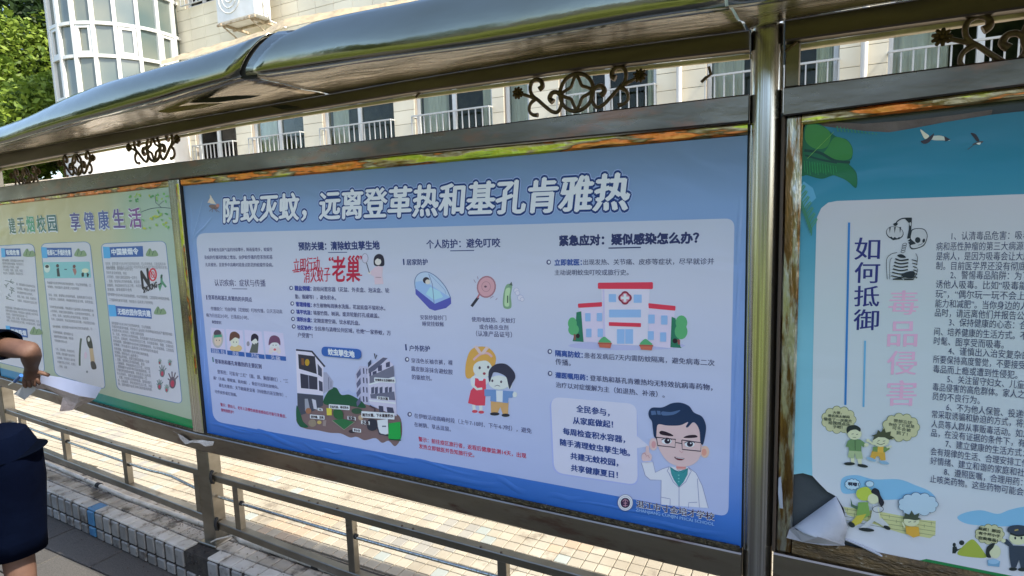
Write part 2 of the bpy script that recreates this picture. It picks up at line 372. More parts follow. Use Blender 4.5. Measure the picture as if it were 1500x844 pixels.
# square intermediate post and its upper divider
b = MB(); b.cbox(-.088, .004, -.012, .058, LED, Z0-.091, .005); sp = b.build('square_post', M['steel_rail'], board)
c = MB(); c.cbox(-.106, .022, -.030, .076, LED-.003, LED+.012, .004); c.build('base_plate', M['steel_rail'], sp)
for zz in (-.228, -.475):
    c = MB(); c.tube([(.0075, .006, Z0+zz+.030), (.0125, -.008, Z0+zz+.022), (.0135, -.012, Z0+zz), (.0125, -.008, Z0+zz-.024), (.0075, .006, Z0+zz-.032)], .0075, 6); c.build('rubber_sleeve', M['black'], sp)
b = MB(); b.cbox(-.084, -.004, -.017, .030, Z0-.001, Z0+1.236, .004); b.build('divider', M['steel_post'], board)
b = MB(); b.cbox(-.021, -.0035, -.021, -.016, Z0+.30, Z0+1.215, .002); b.build('gilt_trim', M['gold_v'], board)  # added strip, coloured like the reflections at the divider's edge
b = MB(); x0 = -2.56; b.cbox(x0-.04, x0+.04, by(x0)-.017, by(x0)+.03, Z0+.001, Z0+1.212, .004); b.build('divider', M['steel_post'], board)
b = MB(); b.cbox(x0-.04, x0+.04, by(x0)-.010, by(x0)+.06, LED-.004, Z0-.08, .004); b.build('square_post', M['steel_rail'], board)
# short upright in the gap right of the main post
b = MB(); b.cbox(2.556, 2.592, .012, .045, Z0+1.325, Z0+1.437, .003); b.build('gap_upright', M['steel_rail'], board)
b = MB(); b.cbox(-2.16, -2.12, by(-2.1)+.01, by(-2.1)+.04, Z0+1.312, Z0+1.436, .003); b.build('gap_upright', M['steel_rail'], board)
# backing panels
b = MB(); b.box(.0, 2.471, .012, .030, Z0-.001, Z0+1.24); b.build('backing_panel', M['backing'], board)
b = MB(); b.box(2.553, 4.98, .012, .030, Z0+.022, Z0+1.26); b.build('backing_panel', M['backing'], board)
b = MB(); vs = [(-.09, by(-.09)+.012), (-2.52, by(-2.52)+.012), (-2.52, by(-2.52)+.03), (-.09, by(-.09)+.03)]
b.add([(x, y, Z0) for x, y in vs]+[(x, y, Z0+1.235) for x, y in vs], [(0, 1, 5, 4), (1, 2, 6, 5), (2, 3, 7, 6), (3, 0, 4, 7), (4, 5, 6, 7), (3, 2, 1, 0)]); b.build('backing_panel', M['backing'], board)
# gilt trims round the panels
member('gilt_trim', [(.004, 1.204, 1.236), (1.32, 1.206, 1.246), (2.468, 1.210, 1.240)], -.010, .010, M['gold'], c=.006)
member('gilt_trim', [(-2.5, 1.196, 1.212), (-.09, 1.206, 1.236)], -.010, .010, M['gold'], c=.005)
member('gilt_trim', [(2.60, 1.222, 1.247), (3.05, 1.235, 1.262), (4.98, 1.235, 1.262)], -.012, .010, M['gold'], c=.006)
b = MB(); b.cbox(2.4725, 2.4800, -.006, .02, Z0, Z0+1.236, .003); b.build('gilt_trim', M['steel_post'], board)
b = MB(); b.cbox(2.560, 2.603, -.014, .010, Z0+.022, Z0+1.246, .006); b.build('gilt_trim', M['gilt_side'], board)['label'] = 'peeling gilt strip with flaking grey film'
b = MB(); b.cbox(2.552, 2.5605, -.019, .012, Z0+.022, Z0+1.246, .002); b.build('dark_seal', mat('brown_seal', (.07, .045, .03), .6), board)
b = MB(); b.cbox(-.003, .0035, -.012, .012, Z0, Z0+1.235, .002); b.build('dark_seal', M['black'], board)
member('corroded_bead', [(.005, -.0055, .004), (1.2, -.0055, .010), (2.465, -.0035, .012)], -.016, -.006, M['corroded'], c=.002)
member('corroded_bead', [(-2.5, -.002, .006), (-.09, -.002, .008)], -.016, -.004, M['corroded'], c=.002)
member('corroded_bead', [(2.604, .020, .075), (4.98, .020, .075)], -.014, .010, mat('brown_peeling_bead', (.20, .125, .05), .5, .3, c2=(.09, .06, .03), scale=14, bump=.7, bscale=60, stretch=(1, 1, 3), c3=(.42, .36, .26), s3=30, t3=.64), c=.008)
# torn protective film on the sill rail joint
b = MB(); rng = random.Random(5)
pts = [PB(x, y) for x, y in ((268, 632), (272, 640), (280, 648), (290, 645), (300, 646), (309, 651), (318, 650))]
top = [PB(x, y) for x, y in ((257, 627), (277, 636), (286, 643), (293, 641), (303, 642), (311, 643), (321, 644))]
n = len(pts)
b.add([Vector((p.x, by(p.x)-.0235-rng.uniform(0, .008), p.z)) for p in pts]+[Vector((p.x, by(p.x)-.023-rng.uniform(0, .010), p.z)) for p in top], [(i, i+1, n+i+1, n+i) for i in range(n-1)])
b.build('torn_film', mat('clear_torn_film', (.55, .50, .46), .25, bump=.3), board)

# canopy: mirror steel shells over streaked soffits
def interp(tab, x):
    if x <= tab[0][0]: return tab[0][1]
    for (a, va), (b_, vb) in zip(tab, tab[1:]):
        if x <= b_: return va+(vb-va)*(x-a)/(b_-a)
    return tab[-1][1]
NZ = [(-4.6, 1.40), (-1.6, 1.424), (-.73, 1.438), (-.14, 1.453), (.49, 1.474), (.95, 1.500), (.99, 1.492), (1.53, 1.469), (1.94, 1.450), (2.275, 1.442), (2.5, 1.432), (5, 1.43)]
NH = [(-4.6, .085), (-.70, .103), (-.24, .135), (.49, .133), (1.04, .125), (1.14, .142), (1.39, .148), (1.69, .15), (5, .15)]
def canopy_ring(x, sk=0., inset=0.):
    zn = Z0+interp(NZ, x); h = interp(NH, x); out = []
    prof = [(-.372, .0), (-.386, .002), (-.395, .010), (-.400, .024), (-.4005, .045), (-.397, .066), (-.390, .088), (-.380, .108), (-.368, .126), (-.352, .141), (-.325, .150), (-.20, .19), (-.05, .215), (.08, .22)]
    for k, (y, z) in enumerate(prof):
        xx = x+sk*(z/.145 if z < .145 else 1)
        dent = .0030*math.sin(x*7.3+z*22)+.0012*math.sin(x*15.1+z*30)
        out.append((xx, by(x)+y+inset+dent, zn+z*h/.145))
    return out
def shell(x0, x1, sk0, sk1, name='canopy_shell'):
    b = MB(); N_ = max(6, int((x1-x0)/.08)); rows = []
    for i in range(N_+1):
        t = i/N_; rows.append(canopy_ring(x0+(x1-x0)*t, sk0+(sk1-sk0)*t))
    n = len(rows[0]); b.add([v for r in rows for v in r], [(i*n+k, i*n+k+1, (i+1)*n+k+1, (i+1)*n+k) for i in range(N_) for k in range(n-1)], 0, True)
    o = b.build(name, M['canopy'], board)
    md = o.modifiers.new('thick', 'SOLIDIFY'); md.thickness = .003; md.offset = 0
    return o
shell(-4.6, .935, 0, .115); shell(.962, 2.455, .135, 0); shell(2.462, 5.0, 0, 0)
def soffit(x0, x1, name='soffit'):
    b = MB(); N_ = max(4, int((x1-x0)/.05)); K = 9; vs = []
    for i in range(N_+1):
        x = x0+(x1-x0)*i/N_; zn = Z0+interp(NZ, x); zb = Z0+(1.500 if x < 2.5 else 1.49)
        zb = Z0+interp([(-4.6, 1.50), (-2.05, 1.514), (-.05, 1.495), (1.33, 1.501), (1.98, 1.498), (2.468, 1.480), (2.56, 1.49), (5, 1.486)], x)
        for k in range(K+1):
            s_ = k/K; y = -.372+(.372-.014)*s_
            warp = .0035*math.sin(x*9+s_*5)*math.sin(math.pi*s_)+.003*math.sin(x*23+s_*11)*math.sin(math.pi*s_)
            vs.append((x, by(x)+y, zn+(zb-zn)*s_+warp+.001))
    b.add(vs, [(i*(K+1)+k, (i+1)*(K+1)+k, (i+1)*(K+1)+k+1, i*(K+1)+k+1) for i in range(N_) for k in range(K)], 0, True)
    o = b.build(name, M['soffit'], board); md = o.modifiers.new('thick', 'SOLIDIFY'); md.thickness = .003; md.offset = 1; return o
soffit(-4.6, .945); soffit(.965, 2.46); soffit(2.468, 5.0)
# black backing behind the gap between the shells, standing for the dark interior
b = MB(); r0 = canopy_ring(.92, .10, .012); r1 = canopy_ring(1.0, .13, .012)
n = len(r0); b.add([(v[0], v[1], v[2]-.004) for v in r0]+[(v[0], v[1], v[2]-.004) for v in r1], [(k, k+1, n+k+1, n+k) for k in range(n-1)]); b.build('dark_gap_backing', M['black'], board)
# crumpled lip along the top of the shells, its sunlit tan put into the colour
b = MB(); lo = []; hi = []; rg = random.Random(9)
for k in range(46):
    px = 236+k*10; py = interp([(236, 91), (300, 74), (350, 62), (385, 52), (411, 36), (500, 20), (624, 2), (700, -10)], px); t_ = 3+5*min(1, k/12)+rg.uniform(-1.4, 1.4)
    lo.append(W(px, py+4, -.335)); hi.append(W(px, py-t_*.8, -.285))
b.add(lo+hi, [(i, i+1, 46+i+1, 46+i) for i in range(45)]); b.build('top_lip', mat('sunlit_tan_lip', (.50, .40, .24), .6, .2, c2=(.38, .30, .18), scale=20, bump=.4), board)
# bent flaps of torn soffit sheet; the first, black, stands for a dark slit
def flap(pts, y, m):
    b = MB(); b.add([W(px, py, y) for px, py in pts], [tuple(range(len(pts)))]); o = b.build('flap_or_slit', m, board); md = o.modifiers.new('t', 'SOLIDIFY'); md.thickness = .0015
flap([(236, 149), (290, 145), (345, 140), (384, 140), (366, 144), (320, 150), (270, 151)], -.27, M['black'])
flap([(216, 162), (262, 156), (300, 152), (330, 151), (296, 159), (246, 166)], -.26, M['soffit'])
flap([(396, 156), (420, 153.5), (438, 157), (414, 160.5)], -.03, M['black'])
# hooked ends of lost ornaments under the beam
for px, py in ((536, 140), (612, 136), (1035, 112), (1160, 66)):
    p = PB(px, py); b = MB(); b.tube([p+Vector((.004, .012, .028)), p+Vector((.010, .01, .006)), p+Vector((-.004, .01, -.002)), p+Vector((-.016, .01, -.012))], .0045, 6); b.build('broken_bracket', M['iron'], board)

# iron scroll ornaments
def scroll_mesh():
    b = MB(); f = lambda x, y: ((x-735)*.00033, -(y+.043*(x-735)-358)*.000318)
    def cr(P, n=5):
        out = []
        for i in range(len(P)-1):
            p0, p1, p2, p3 = P[max(i-1, 0)], P[i], P[i+1], P[min(i+2, len(P)-1)]
            for k in range(n):
                t = k/n; out.append(tuple(.5*((2*p1[j])+(-p0[j]+p2[j])*t+(2*p0[j]-5*p1[j]+4*p2[j]-p3[j])*t*t+(-p0[j]+3*p1[j]-3*p2[j]+p3[j])*t**3) for j in (0, 1)))
        return out+[P[-1]]
    def tb(P, r, r2=None, sx=1):
        Q = cr([f(*p) for p in P]); n = len(Q); rr = [r if r2 is None else r+(r2-r)*abs(2*i/(n-1)-1)**3 for i in range(n)]
        b.tube([(sx*x, 0, z) for x, z in Q], r, 8, radii=rr)
    b.tube([(.0555*math.cos(a*math.pi/16), 0, .0565*math.sin(a*math.pi/16)) for a in range(32)], .0066, 8, closed=True)
    for q in range(4):
        a0 = q*math.pi/2; P = []
        for k in range(9):
            t = -1+2*k/8; rr = .026+.028*t*t; a = a0+math.pi/4+t*math.pi/4; P.append((rr*math.cos(a), 0, rr*math.sin(a)))
        b.tube(P, .0056, 8)
    for sx in (1, -1):
        tb([(975, 410), (1010, 370), (985, 322), (930, 325), (888, 385), (890, 450), (930, 512), (990, 500), (1060, 440), (1130, 370), (1190, 315), (1215, 250), (1200, 185), (1150, 160), (1095, 190), (1085, 240), (1118, 262)], .0062, .0098, sx)
        tb([(1150, 355), (1230, 312), (1300, 280)], .0055, None, sx)
        tb([(1165, 350), (1220, 392), (1232, 455), (1195, 500), (1140, 512)], .0055, .008, sx)
    ro = MB()
    for sx in (1, -1):
        cx, cz = f(1345, 262); cx *= sx
        for k in range(9):
            a = k*2*math.pi/9; P = [(cx+.006*math.cos(a), -.004, cz+.006*math.sin(a)), (cx+.012*math.cos(a), -.008, cz+.012*math.sin(a)), (cx+.0185*math.cos(a), -.003, cz+.0185*math.sin(a))]
            ro.tube(P, .005, 6, radii=[.004, .0055, .004])
        ro.tube([(cx, .004, cz), (cx, -.004, cz), (cx, -.012, cz)], .01, 8, radii=[.013, .011, .004])
    return b.mesh('scroll_ornament', M['iron']), ro.mesh('rosette', M['rosette'])
sm_, rm_ = scroll_mesh()
for cx, cz, sc in ((1.967, 1.386, 1.0), (-.228, 1.396, 1.08), (-1.02, 1.378, .98), (-1.70, 1.352, .98), (3.105, 1.374, 1.05), (4.2, 1.376, 1.05)):
    o = link('scroll_ornament', sm_, board, Vector((cx, by(cx)+.010, Z0+cz))-board.location); o.scale = (sc, 1, sc)
    if cx < -.05: o.rotation_euler.z = -math.atan(BEND)
    link('rosette', rm_, o)

# ------------------------------------------------------------------ low railings under the board
def railing(xa, xb, bal, label, sag=0):
    rl = empty('low_railing', ((xa+xb)/2, by((xa+xb)/2)+.02, LED), label, 'railing', 'low steel railings under the notice board')
    zt = lambda x: Z0+interp([(-4, -.25), (-1.8, -.245), (-.5, -.222), (-.05, -.208), (.04, -.221), (5, -.236)], x)
    zb = lambda x: Z0+interp([(-4, -.455), (-1.8, -.462), (-.05, -.448), (.04, -.470), (.93, -.505), (5, -.51)], x)
    def bar(name, zf, h, y0, y1, m=M['steel_rail']):
        b = MB(); rings = []; c = .003
        for x in [xa+(xb-xa)*k/6 for k in range(7)]:
            y = by(x); z1 = zf(x); z0 = z1-h
            rings.append([(x, y+y0+c, z0), (x, y+y0, z0+c), (x, y+y0, z1-c), (x, y+y0+c, z1), (x, y+y1-c, z1), (x, y+y1, z1-c), (x, y+y1, z0+c), (x, y+y1-c, z0)])
        b.loft(rings, smooth=False); return b.build(name, m, rl)
    bar('top_rail', zt, .033, .000, .040); bar('bottom_rail', zb, .040, .000, .040)
    for x in bal:
        b = MB(); b.cbox(x-.019, x+.019, by(x)+.004, by(x)+.036, zb(x)-.001, zt(x)-.0325, .002); b.build('baluster', M['steel_rail'], rl)
        c = MB(); c.tube([(x+.0195, by(x)+.02, Z0-.338), (x+.026, by(x)+.02, Z0-.338)], .012, 10); c.build('rod_collar', M['black'], rl)
    pts = []
    for k in range(25):
        x = xa+(xb-xa)*k/24; pts.append((x, by(x)+.02, Z0-.338-sag*math.exp(-((x+.42)/.16)**2)-.006*math.sin(x*2.2)))
    b = MB(); b.tube(pts, .0075, 10); b.build('mid_rod', M['steel_post'], rl)
    # weld knobs on the top rail
    b = MB(); rg = random.Random(int(xa*10)+50)
    for k in range(9):
        x = rg.uniform(xa+.1, xb-.1); b.tube([(x, by(x)+.008, zt(x)-.002), (x, by(x)+.008, zt(x)+.004)], .005, 6)
    b.build('weld_spatter', M['iron'], rl, 'stuff')
    return rl
railing(.014, 2.468, (.163, .893, 1.640, 2.36), 'low steel railing below the large blue poster, between square post and round post')
railing(-2.52, -.090, (-2.3, -1.64, -.866, -.143), 'low steel railing with bent middle rod below the green and white poster', sag=-.018)
railing(2.556, 4.97, (2.70, 3.4, 4.1, 4.8), 'low steel railing below the torn poster, right of the round post')
# pipe lying along the ledge
pp = [(-4.5, .355), (-2.0, .17), (-.96, .098), (-.3, .085), (-.02, .088), (.02, .088)]
b = MB(); b.tube([(x, y, LED+.016) for x, y in pp]+[(.10, .060, LED+.017), (.45, .060, LED+.016), (.86, .058, LED+.016), (2.2, .06, LED+.016), (4.9, .06, LED+.016)], .0125, 10)
pipe = b.build('pipe', M['pvc'], None, None, (0, .06, LED)); meta(pipe, 'long dirty white plastic pipe lying on the ledge behind the low railings', 'pipe')
for x in (.62, -1.3, 1.9):
    y = interp([(p[0], p[1]) for p in pp]+[(.10, .060), (5, .06)], x)
    c = MB(); c.tube([(x-.02, y, LED+.016), (x+.02, y, LED+.016)], .0165, 12); c.build('pipe_joint', M['black'], pipe)
b = MB(); b.tube([W(303, 797, .0), W(318, 790, -.02), W(334, 786, .01), W(350, 781, .05)], .0045, 6)
cabl = b.build('cable', M['pvc'], None, None, (.0, .0, LED)); meta(cabl, 'short pale cable end at the foot of the square post', 'cable')

# ------------------------------------------------------------------ printing on the posters
KW = (.40, .486, .557)
inks = {}
def ink(c, gloss=.42):
    c = tuple(c)
    if c in inks: return inks[c]
    m = bpy.data.materials.new('print_ink'); t, b, N, L = nodes(m)
    b.inputs['Base Color'].default_value = (*[min(.85, lin(v*.89)/k) for v, k in zip(c, KW)], 1)
    b.inputs['Roughness'].default_value = gloss; b.inputs['Specular IOR Level'].default_value = .35
    wrinkle(t, b); inks[c] = m; return m
def wrinkle(t, b, s=.20):
    N, L = t.nodes, t.links
    g = N.new('ShaderNodeNewGeometry'); mp = N.new('ShaderNodeMapping'); mp.inputs['Scale'].default_value = (1.1, 1, 2.0)
    L.new(g.outputs['Position'], mp.inputs[0]); n = N.new('ShaderNodeTexNoise'); n.inputs['Scale'].default_value = 2.0; n.inputs['Detail'].default_value = 2.5; n.inputs['Distortion'].default_value = .8
    L.new(mp.outputs[0], n.inputs['Vector']); bp = N.new('ShaderNodeBump'); bp.inputs['Strength'].default_value = s; bp.inputs['Distance'].default_value = .05
    L.new(n.outputs['Fac'], bp.inputs['Height']); L.new(bp.outputs[0], b.inputs['Normal'])
def ramp_ink(name, stops, axis='Z', lo=0, hi=1, x_mix=None):
    """printed colour gradient laid along the board's height (Z) or length (X)"""
    m = bpy.data.materials.new(name); t, b, N, L = nodes(m)
    def rp(ax, lo, hi, st):
        g = N.new('ShaderNodeNewGeometry'); sp_ = N.new('ShaderNodeSeparateXYZ'); L.new(g.outputs['Position'], sp_.inputs[0])
        mr = N.new('ShaderNodeMapRange'); mr.inputs[1].default_value = lo; mr.inputs[2].default_value = hi; L.new(sp_.outputs[ax], mr.inputs[0])
        r = N.new('ShaderNodeValToRGB'); L.new(mr.outputs[0], r.inputs[0]); el = r.color_ramp.elements
        while len(el) < len(st): el.new(.5)
        for e, (p, c) in zip(el, st): e.position = p; e.color = (*[min(.9, lin(v)/k) for v, k in zip(c, KW)], 1)
        return r
    r = rp(axis, lo, hi, stops); out = r.outputs[0]
    if x_mix:
        r2 = rp(*x_mix[0]); r3 = rp(*x_mix[1]); mx = N.new('ShaderNodeMix'); mx.data_type = 'RGBA'
        L.new(r3.outputs[0], mx.inputs[0]); L.new(out, mx.inputs[6]); L.new(r2.outputs[0], mx.inputs[7]); out = mx.outputs[2]
    L.new(out, b.inputs['Base Color']); b.inputs['Roughness'].default_value = .3; b.inputs['Specular IOR Level'].default_value = .5
    wrinkle(t, b); return m
TEXTJOBS = []
class Art:
    """flat print on a poster: shapes given in a local frame of the picture, laid onto the board's plane"""
    def __init__(s, parent, name, off=.0012, step=.00006, label=None):
        s.p = parent; s.name = name; s.L = off; s.step = step; s.mb = MB(); s.mats = []; s.fr(0, 0, 1); s.label = label
    def fr(s, ox, oy, sc): s.ox, s.oy, s.sc = ox, oy, sc; return s
    def P(s, p, L=None):
        q = PB(s.ox+p[0]/s.sc, s.oy+p[1]/s.sc) if len(p) == 2 else Vector(p)
        q = q.copy(); q.y -= (s.L if L is None else L); return q
    def mi(s, c):
        m = c if isinstance(c, bpy.types.Material) else ink(c)
        if m not in s.mats: s.mats.append(m)
        return s.mats.index(m)
    def poly(s, pts, c):
        s.L += s.step; vs = [s.P(p) for p in pts]; s.mb.add(vs, [tuple(range(len(vs)))], s.mi(c)); return s
    def smooth(s, pts, c, n=5):
        return s.poly(s.cr(pts, n, True), c)
    @staticmethod
    def cr(P, n=5, closed=False):
        out = []; N_ = len(P); g = (lambda i: P[i % N_]) if closed else (lambda i: P[min(max(i, 0), N_-1)])
        for i in range(N_ if closed else N_-1):
            p0, p1, p2, p3 = g(i-1), g(i), g(i+1), g(i+2)
            for k in range(n):
                t = k/n; out.append(tuple(.5*((2*p1[j])+(-p0[j]+p2[j])*t+(2*p0[j]-5*p1[j]+4*p2[j]-p3[j])*t*t+(-p0[j]+3*p1[j]-3*p2[j]+p3[j])*t**3) for j in (0, 1)))
        return out if closed else out+[P[-1]]
    def ell(s, cx, cy, rx, ry, c, n=20, rot=0, a0=0, a1=360):
        ca, sa = math.cos(R(rot)), math.sin(R(rot)); P = []
        m = n if a1-a0 == 360 else n+1
        for k in range(m):
            a = R(a0+(a1-a0)*k/n); x, y = rx*math.cos(a), ry*math.sin(a); P.append((cx+x*ca-y*sa, cy+x*sa+y*ca))
        return s.poly(P, c)
    def ring(s, cx, cy, rx, ry, wd, c, n=20, rot=0):
        ca, sa = math.cos(R(rot)), math.sin(R(rot))
        return s.line([(cx+rx*math.cos(2*math.pi*k/n)*ca-ry*math.sin(2*math.pi*k/n)*sa, cy+rx*math.cos(2*math.pi*k/n)*sa+ry*math.sin(2*math.pi*k/n)*ca) for k in range(n+1)], wd, c)
    def line(s, pts, wd, c, smooth=False):
        if smooth: pts = s.cr(pts, 4)
        s.L += s.step; m = s.mi(c); A = []; B = []
        for i, p in enumerate(pts):
            a = pts[max(i-1, 0)]; b = pts[min(i+1, len(pts)-1)]; dx, dy = b[0]-a[0], b[1]-a[1]; d = math.hypot(dx, dy) or 1
            nx, ny = -dy/d*wd/2, dx/d*wd/2; A.append(s.P((p[0]+nx, p[1]+ny))); B.append(s.P((p[0]-nx, p[1]-ny)))
        n = len(A); s.mb.add(A+B, [(i, i+1, n+i+1, n+i) for i in range(n-1)], m); return s
    def rrect(s, c4, r, c, outline=None, col2=None):
        """rounded quad through four corners TL TR BR BL"""
        P = []
        for i in range(4):
            p = c4[i]; a = c4[i-1]; b = c4[(i+1) % 4]
            da = math.hypot(a[0]-p[0], a[1]-p[1]); db = math.hypot(b[0]-p[0], b[1]-p[1])
            pa = (p[0]+(a[0]-p[0])*r/da, p[1]+(a[1]-p[1])*r/da); pb = (p[0]+(b[0]-p[0])*r/db, p[1]+(b[1]-p[1])*r/db)
            for k in range(7):
                t = k/6; P.append(((1-t)**2*pa[0]+2*t*(1-t)*p[0]+t*t*pb[0], (1-t)**2*pa[1]+2*t*(1-t)*p[1]+t*t*pb[1]))
        if c is not None: s.poly(P, c)
        if outline: s.line(P+[P[0], P[1]], outline, col2)
        return s
    def text(s, st, a, b=None, c=(40, 50, 90), h=None, bold=.012, pitch=None, dz=0, width=None):
        """text from a to b (left and right ends, mid height)"""
        s.L += s.step; A = s.P(a)
        if b is not None: B = s.P(b)
        else: B = A+Vector((width, 0, 0))
        TEXTJOBS.append((s, st, A, B, c if isinstance(c, bpy.types.Material) else ink(c), h, bold)); return s
    def done(s):
        if not s.mb.v: return None
        o = s.mb.build(s.name, s.mats, s.p)
        if s.label: o['label'] = s.label
        return o
ARTS = []
def art(*a, **k):
    x = Art(*a, **k); ARTS.append(x); return x
def flush_text():
    uniq = {}
    for j in TEXTJOBS:
        if j[1] not in uniq:
            cu = bpy.data.curves.new('t', 'FONT'); cu.body = j[1]; cu.size = 1; cu.resolution_u = 2; cu.fill_mode = 'FRONT'
            o = bpy.data.objects.new('t', cu); COL.objects.link(o); uniq[j[1]] = o
    dg = bpy.context.evaluated_depsgraph_get(); dg.update(); data = {}
    for key, o in uniq.items():
        me = bpy.data.meshes.new_from_object(o.evaluated_get(dg)); data[key] = ([v.co.copy() for v in me.vertices], [tuple(p.vertices) for p in me.polygons])
        bpy.data.meshes.remove(me)
    for o in uniq.values():
        cu = o.data; bpy.data.objects.remove(o); bpy.data.curves.remove(cu)
    lines = {}
    for s, st, A, B, c, h, bold in TEXTJOBS:
        vs, fs = data[st]
        if not vs: continue
        key = (id(s), st); mb, mats = lines.setdefault(key, (MB(), []))
        if len(lines) and key not in order: order[key] = s
        if c not in mats: mats.append(c)
        mi = mats.index(c)
        x0 = min(v.x for v in vs); x1 = max(v.x for v in vs); sx = 1/(x1-x0); D = B-A; wl = D.length
        sz = h if h else wl*sx; sl_ = .14 if h == .120 or h in (.066, .112) else 0
        # heavier strokes: the glyph printed several times, each pass a hair proud of the last
        if bold < .008: offs = [(0, 0)]
        elif bold < .025: offs = [(-bold, 0), (bold, 0)]
        elif bold < .04: offs = [(-bold, 0), (bold, 0), (0, -bold*.6), (0, bold*.6)]
        else: offs = [(bold*math.cos(k*math.pi/(6 if bold > .05 else 4)), bold*math.sin(k*math.pi/(6 if bold > .05 else 4))) for k in range(12 if bold > .05 else 8)]
        for q, (ox, oz) in enumerate(offs):
            up = Vector((0, -q*.000006, 0))
            mb.add([A+up+D*((v.x+ox-x0+sl_*(v.y-.375))*sx)+Vector((0, 0, (v.y+oz-.375)*sz)) for v in vs], fs, mi)
    for key, (mb, mats) in lines.items():
        s = order[key]; mb.build(s.name if 'lettering' in s.name else 'lettering', mats, s.p)
order = {}

NAVY = (38, 52, 104); BODY = (66, 72, 112); RED = (150, 30, 62); MID = (92, 136, 190); DK = (30, 34, 46)
# ---- the large blue poster
pA = empty('poster', (1.235, 0, Z0), 'large blue Chinese poster about mosquito-borne fever with cartoon doctor and red-roofed hospital', 'poster', 'posters on the notice board')
b = MB(); NX, NZ_ = 50, 26
def bulge(x, z):
    e = math.exp(-((z-.05)/.05)**2)*.004*(1+math.sin(x*11+2*math.sin(x*3)))+math.exp(-((x-.03)/.03)**2)*.004*(1+math.sin(z*17))
    return e
vs = [(.004+2.463*i/NX, -.0004, Z0+.001+1.207*k/NZ_) for k in range(NZ_+1) for i in range(NX+1)]
b.add(vs, [(k*(NX+1)+i, k*(NX+1)+i+1, (k+1)*(NX+1)+i+1, (k+1)*(NX+1)+i) for k in range(NZ_) for i in range(NX)])
bp_ = ramp_ink('blue_poster_vinyl', [(0, (26, 70, 134)), (.07, (44, 88, 156)), (.25, (84, 116, 172)), (.6, (96, 124, 170)), (.85, (92, 122, 162)), (1, (74, 100, 132))], 'Z', Z0, Z0+1.2)
sh = b.build('poster_sheet', bp_, pA)
a = art(pA, 'white_panel', .0008)
pm_ = ramp_ink('pale_panel_print', [(0, (124, 142, 178)), (.35, (134, 150, 181)), (.75, (145, 157, 178)), (1, (136, 150, 170))], 'Z', Z0+.05, Z0+1.0)
TLp, TRp, BRp, BLp = (287, 342), (1076, 320), (1067, 757), (313, 617)
a.rrect([TLp, TRp, BRp, BLp], 14, pm_)
# folds of the loose vinyl along the lower and left edges
rg = random.Random(11)
def fold(x0, z0, x1, z1, w_, h_):
    n = 14; A_ = []; fo = MB()
    d = Vector((x1-x0, z1-z0)); L_ = d.length; nx, nz = -d.y/L_, d.x/L_
    for i in range(n+1):
        t = i/n; hh = h_*math.sin(math.pi*t)**.7; x = x0+d.x*t; z = z0+d.y*t+.004*math.sin(t*7)
        A_.append([(x+nx*w_*s_, -.0006-hh*max(0, math.cos(s_*math.pi/2)), z+nz*w_*s_) for s_ in (-1, -.6, -.25, 0, .25, .6, 1)])
    fo.add([Vector((v[0], v[1], Z0+v[2])) for r_ in A_ for v in r_], [(i*7+k, i*7+k+1, (i+1)*7+k+1, (i+1)*7+k) for i in range(n) for k in range(6)], 0, True)
    fo.build('vinyl_fold', bp_, pA)
for k in range(12):
    x = .02+k*.195+rg.uniform(-.06, .06); fold(x, .018+rg.uniform(0, .06), x+rg.uniform(.12, .36), .022+rg.uniform(0, .05), rg.uniform(.005, .013), rg.uniform(.001, .0032))
for k in range(6): z = .1+k*.17; fold(.022+rg.uniform(0, .02), z, .03+rg.uniform(-.01, .02), z+.16, .007, .003)
fold(.03, .93, .14, 1.13, .008, .004); fold(.035, .95, .19, 1.05, .007, .003)
for k in range(4): z = .25+k*.2; fold(2.445, z, 2.452, z+.19, .006, .003)
a = art(pA, 'title_lettering', .0010, .0001)
for (st, p, q) in (('防蚊灭蚊，', (328, 308.5), (449, 302)), ('远离登革热和基孔肯雅热', (469, 301.5), (922, 280.5))):
    hh = None
    a.text(st, p, q, (122, 148, 192), bold=.106, h=.120); a.text(st, p, q, (10, 42, 104), bold=.078, h=.120); a.text(st, p, q, (184, 192, 214), bold=.038, h=.120)
a = art(pA, 'mosquito_drawing', .0010); a.fr(260, 240, 3.5167)
a.poly([(155, 200), (175, 165), (185, 205)], (196, 170, 160)); a.poly([(170, 205), (168, 158), (200, 208)], (190, 178, 170))
a.ell(188, 222, 26, 11, (100, 88, 86), rot=12); a.ell(208, 215, 9, 9, (150, 110, 104))
for q in ((165, 245), (180, 250), (205, 248), (218, 250)): a.line([(190, 225), ((190+q[0])/2-4, 236), q], 2.4, (90, 74, 74))
# column 1
a = art(pA, 'body_lettering').fr(290, 350, 9.379)
T1 = BODY
a.text('夏季蚊虫活跃气温的持续攀升，降雨量增多，蚊媒传', (150, 150), (1025, 145), T1, bold=.02)
a.text('染病的传播风险随之增加，由伊蚊传播的登革热和基', (92, 255), (1028, 250), T1, bold=.02)
a.text('孔肯雅热，是夏季中高峰时段重点防范的蚊媒传染病。', (105, 355), (1035, 357), T1, bold=.02)
a = art(pA, 'heading_lettering').fr(290, 350, 9.379)
a.text('认识疾病：症状与传播', (230, 603), (930, 608), (70, 74, 112), bold=.02); a.line([(470, 685), (680, 688)], 9, (70, 74, 112))
a = art(pA, 'body_lettering').fr(290, 430, 4.443)
a.line([(57, 10), (60, 40)], 7, (70, 74, 112)); a.text('登革热和基孔肯雅热的共同点', (68, 24), (352, 40), T1, bold=.03)
a.text('传播媒介：均由伊蚊（花斑蚊）叮咬传播，白天活动高', (85, 98), (550, 118), T1); a.text('峰为日出后2小时、日落前2小时。', (57, 140), (330, 158), T1); a.text('典型症状：', (92, 185), (157, 190), T1, bold=.03)
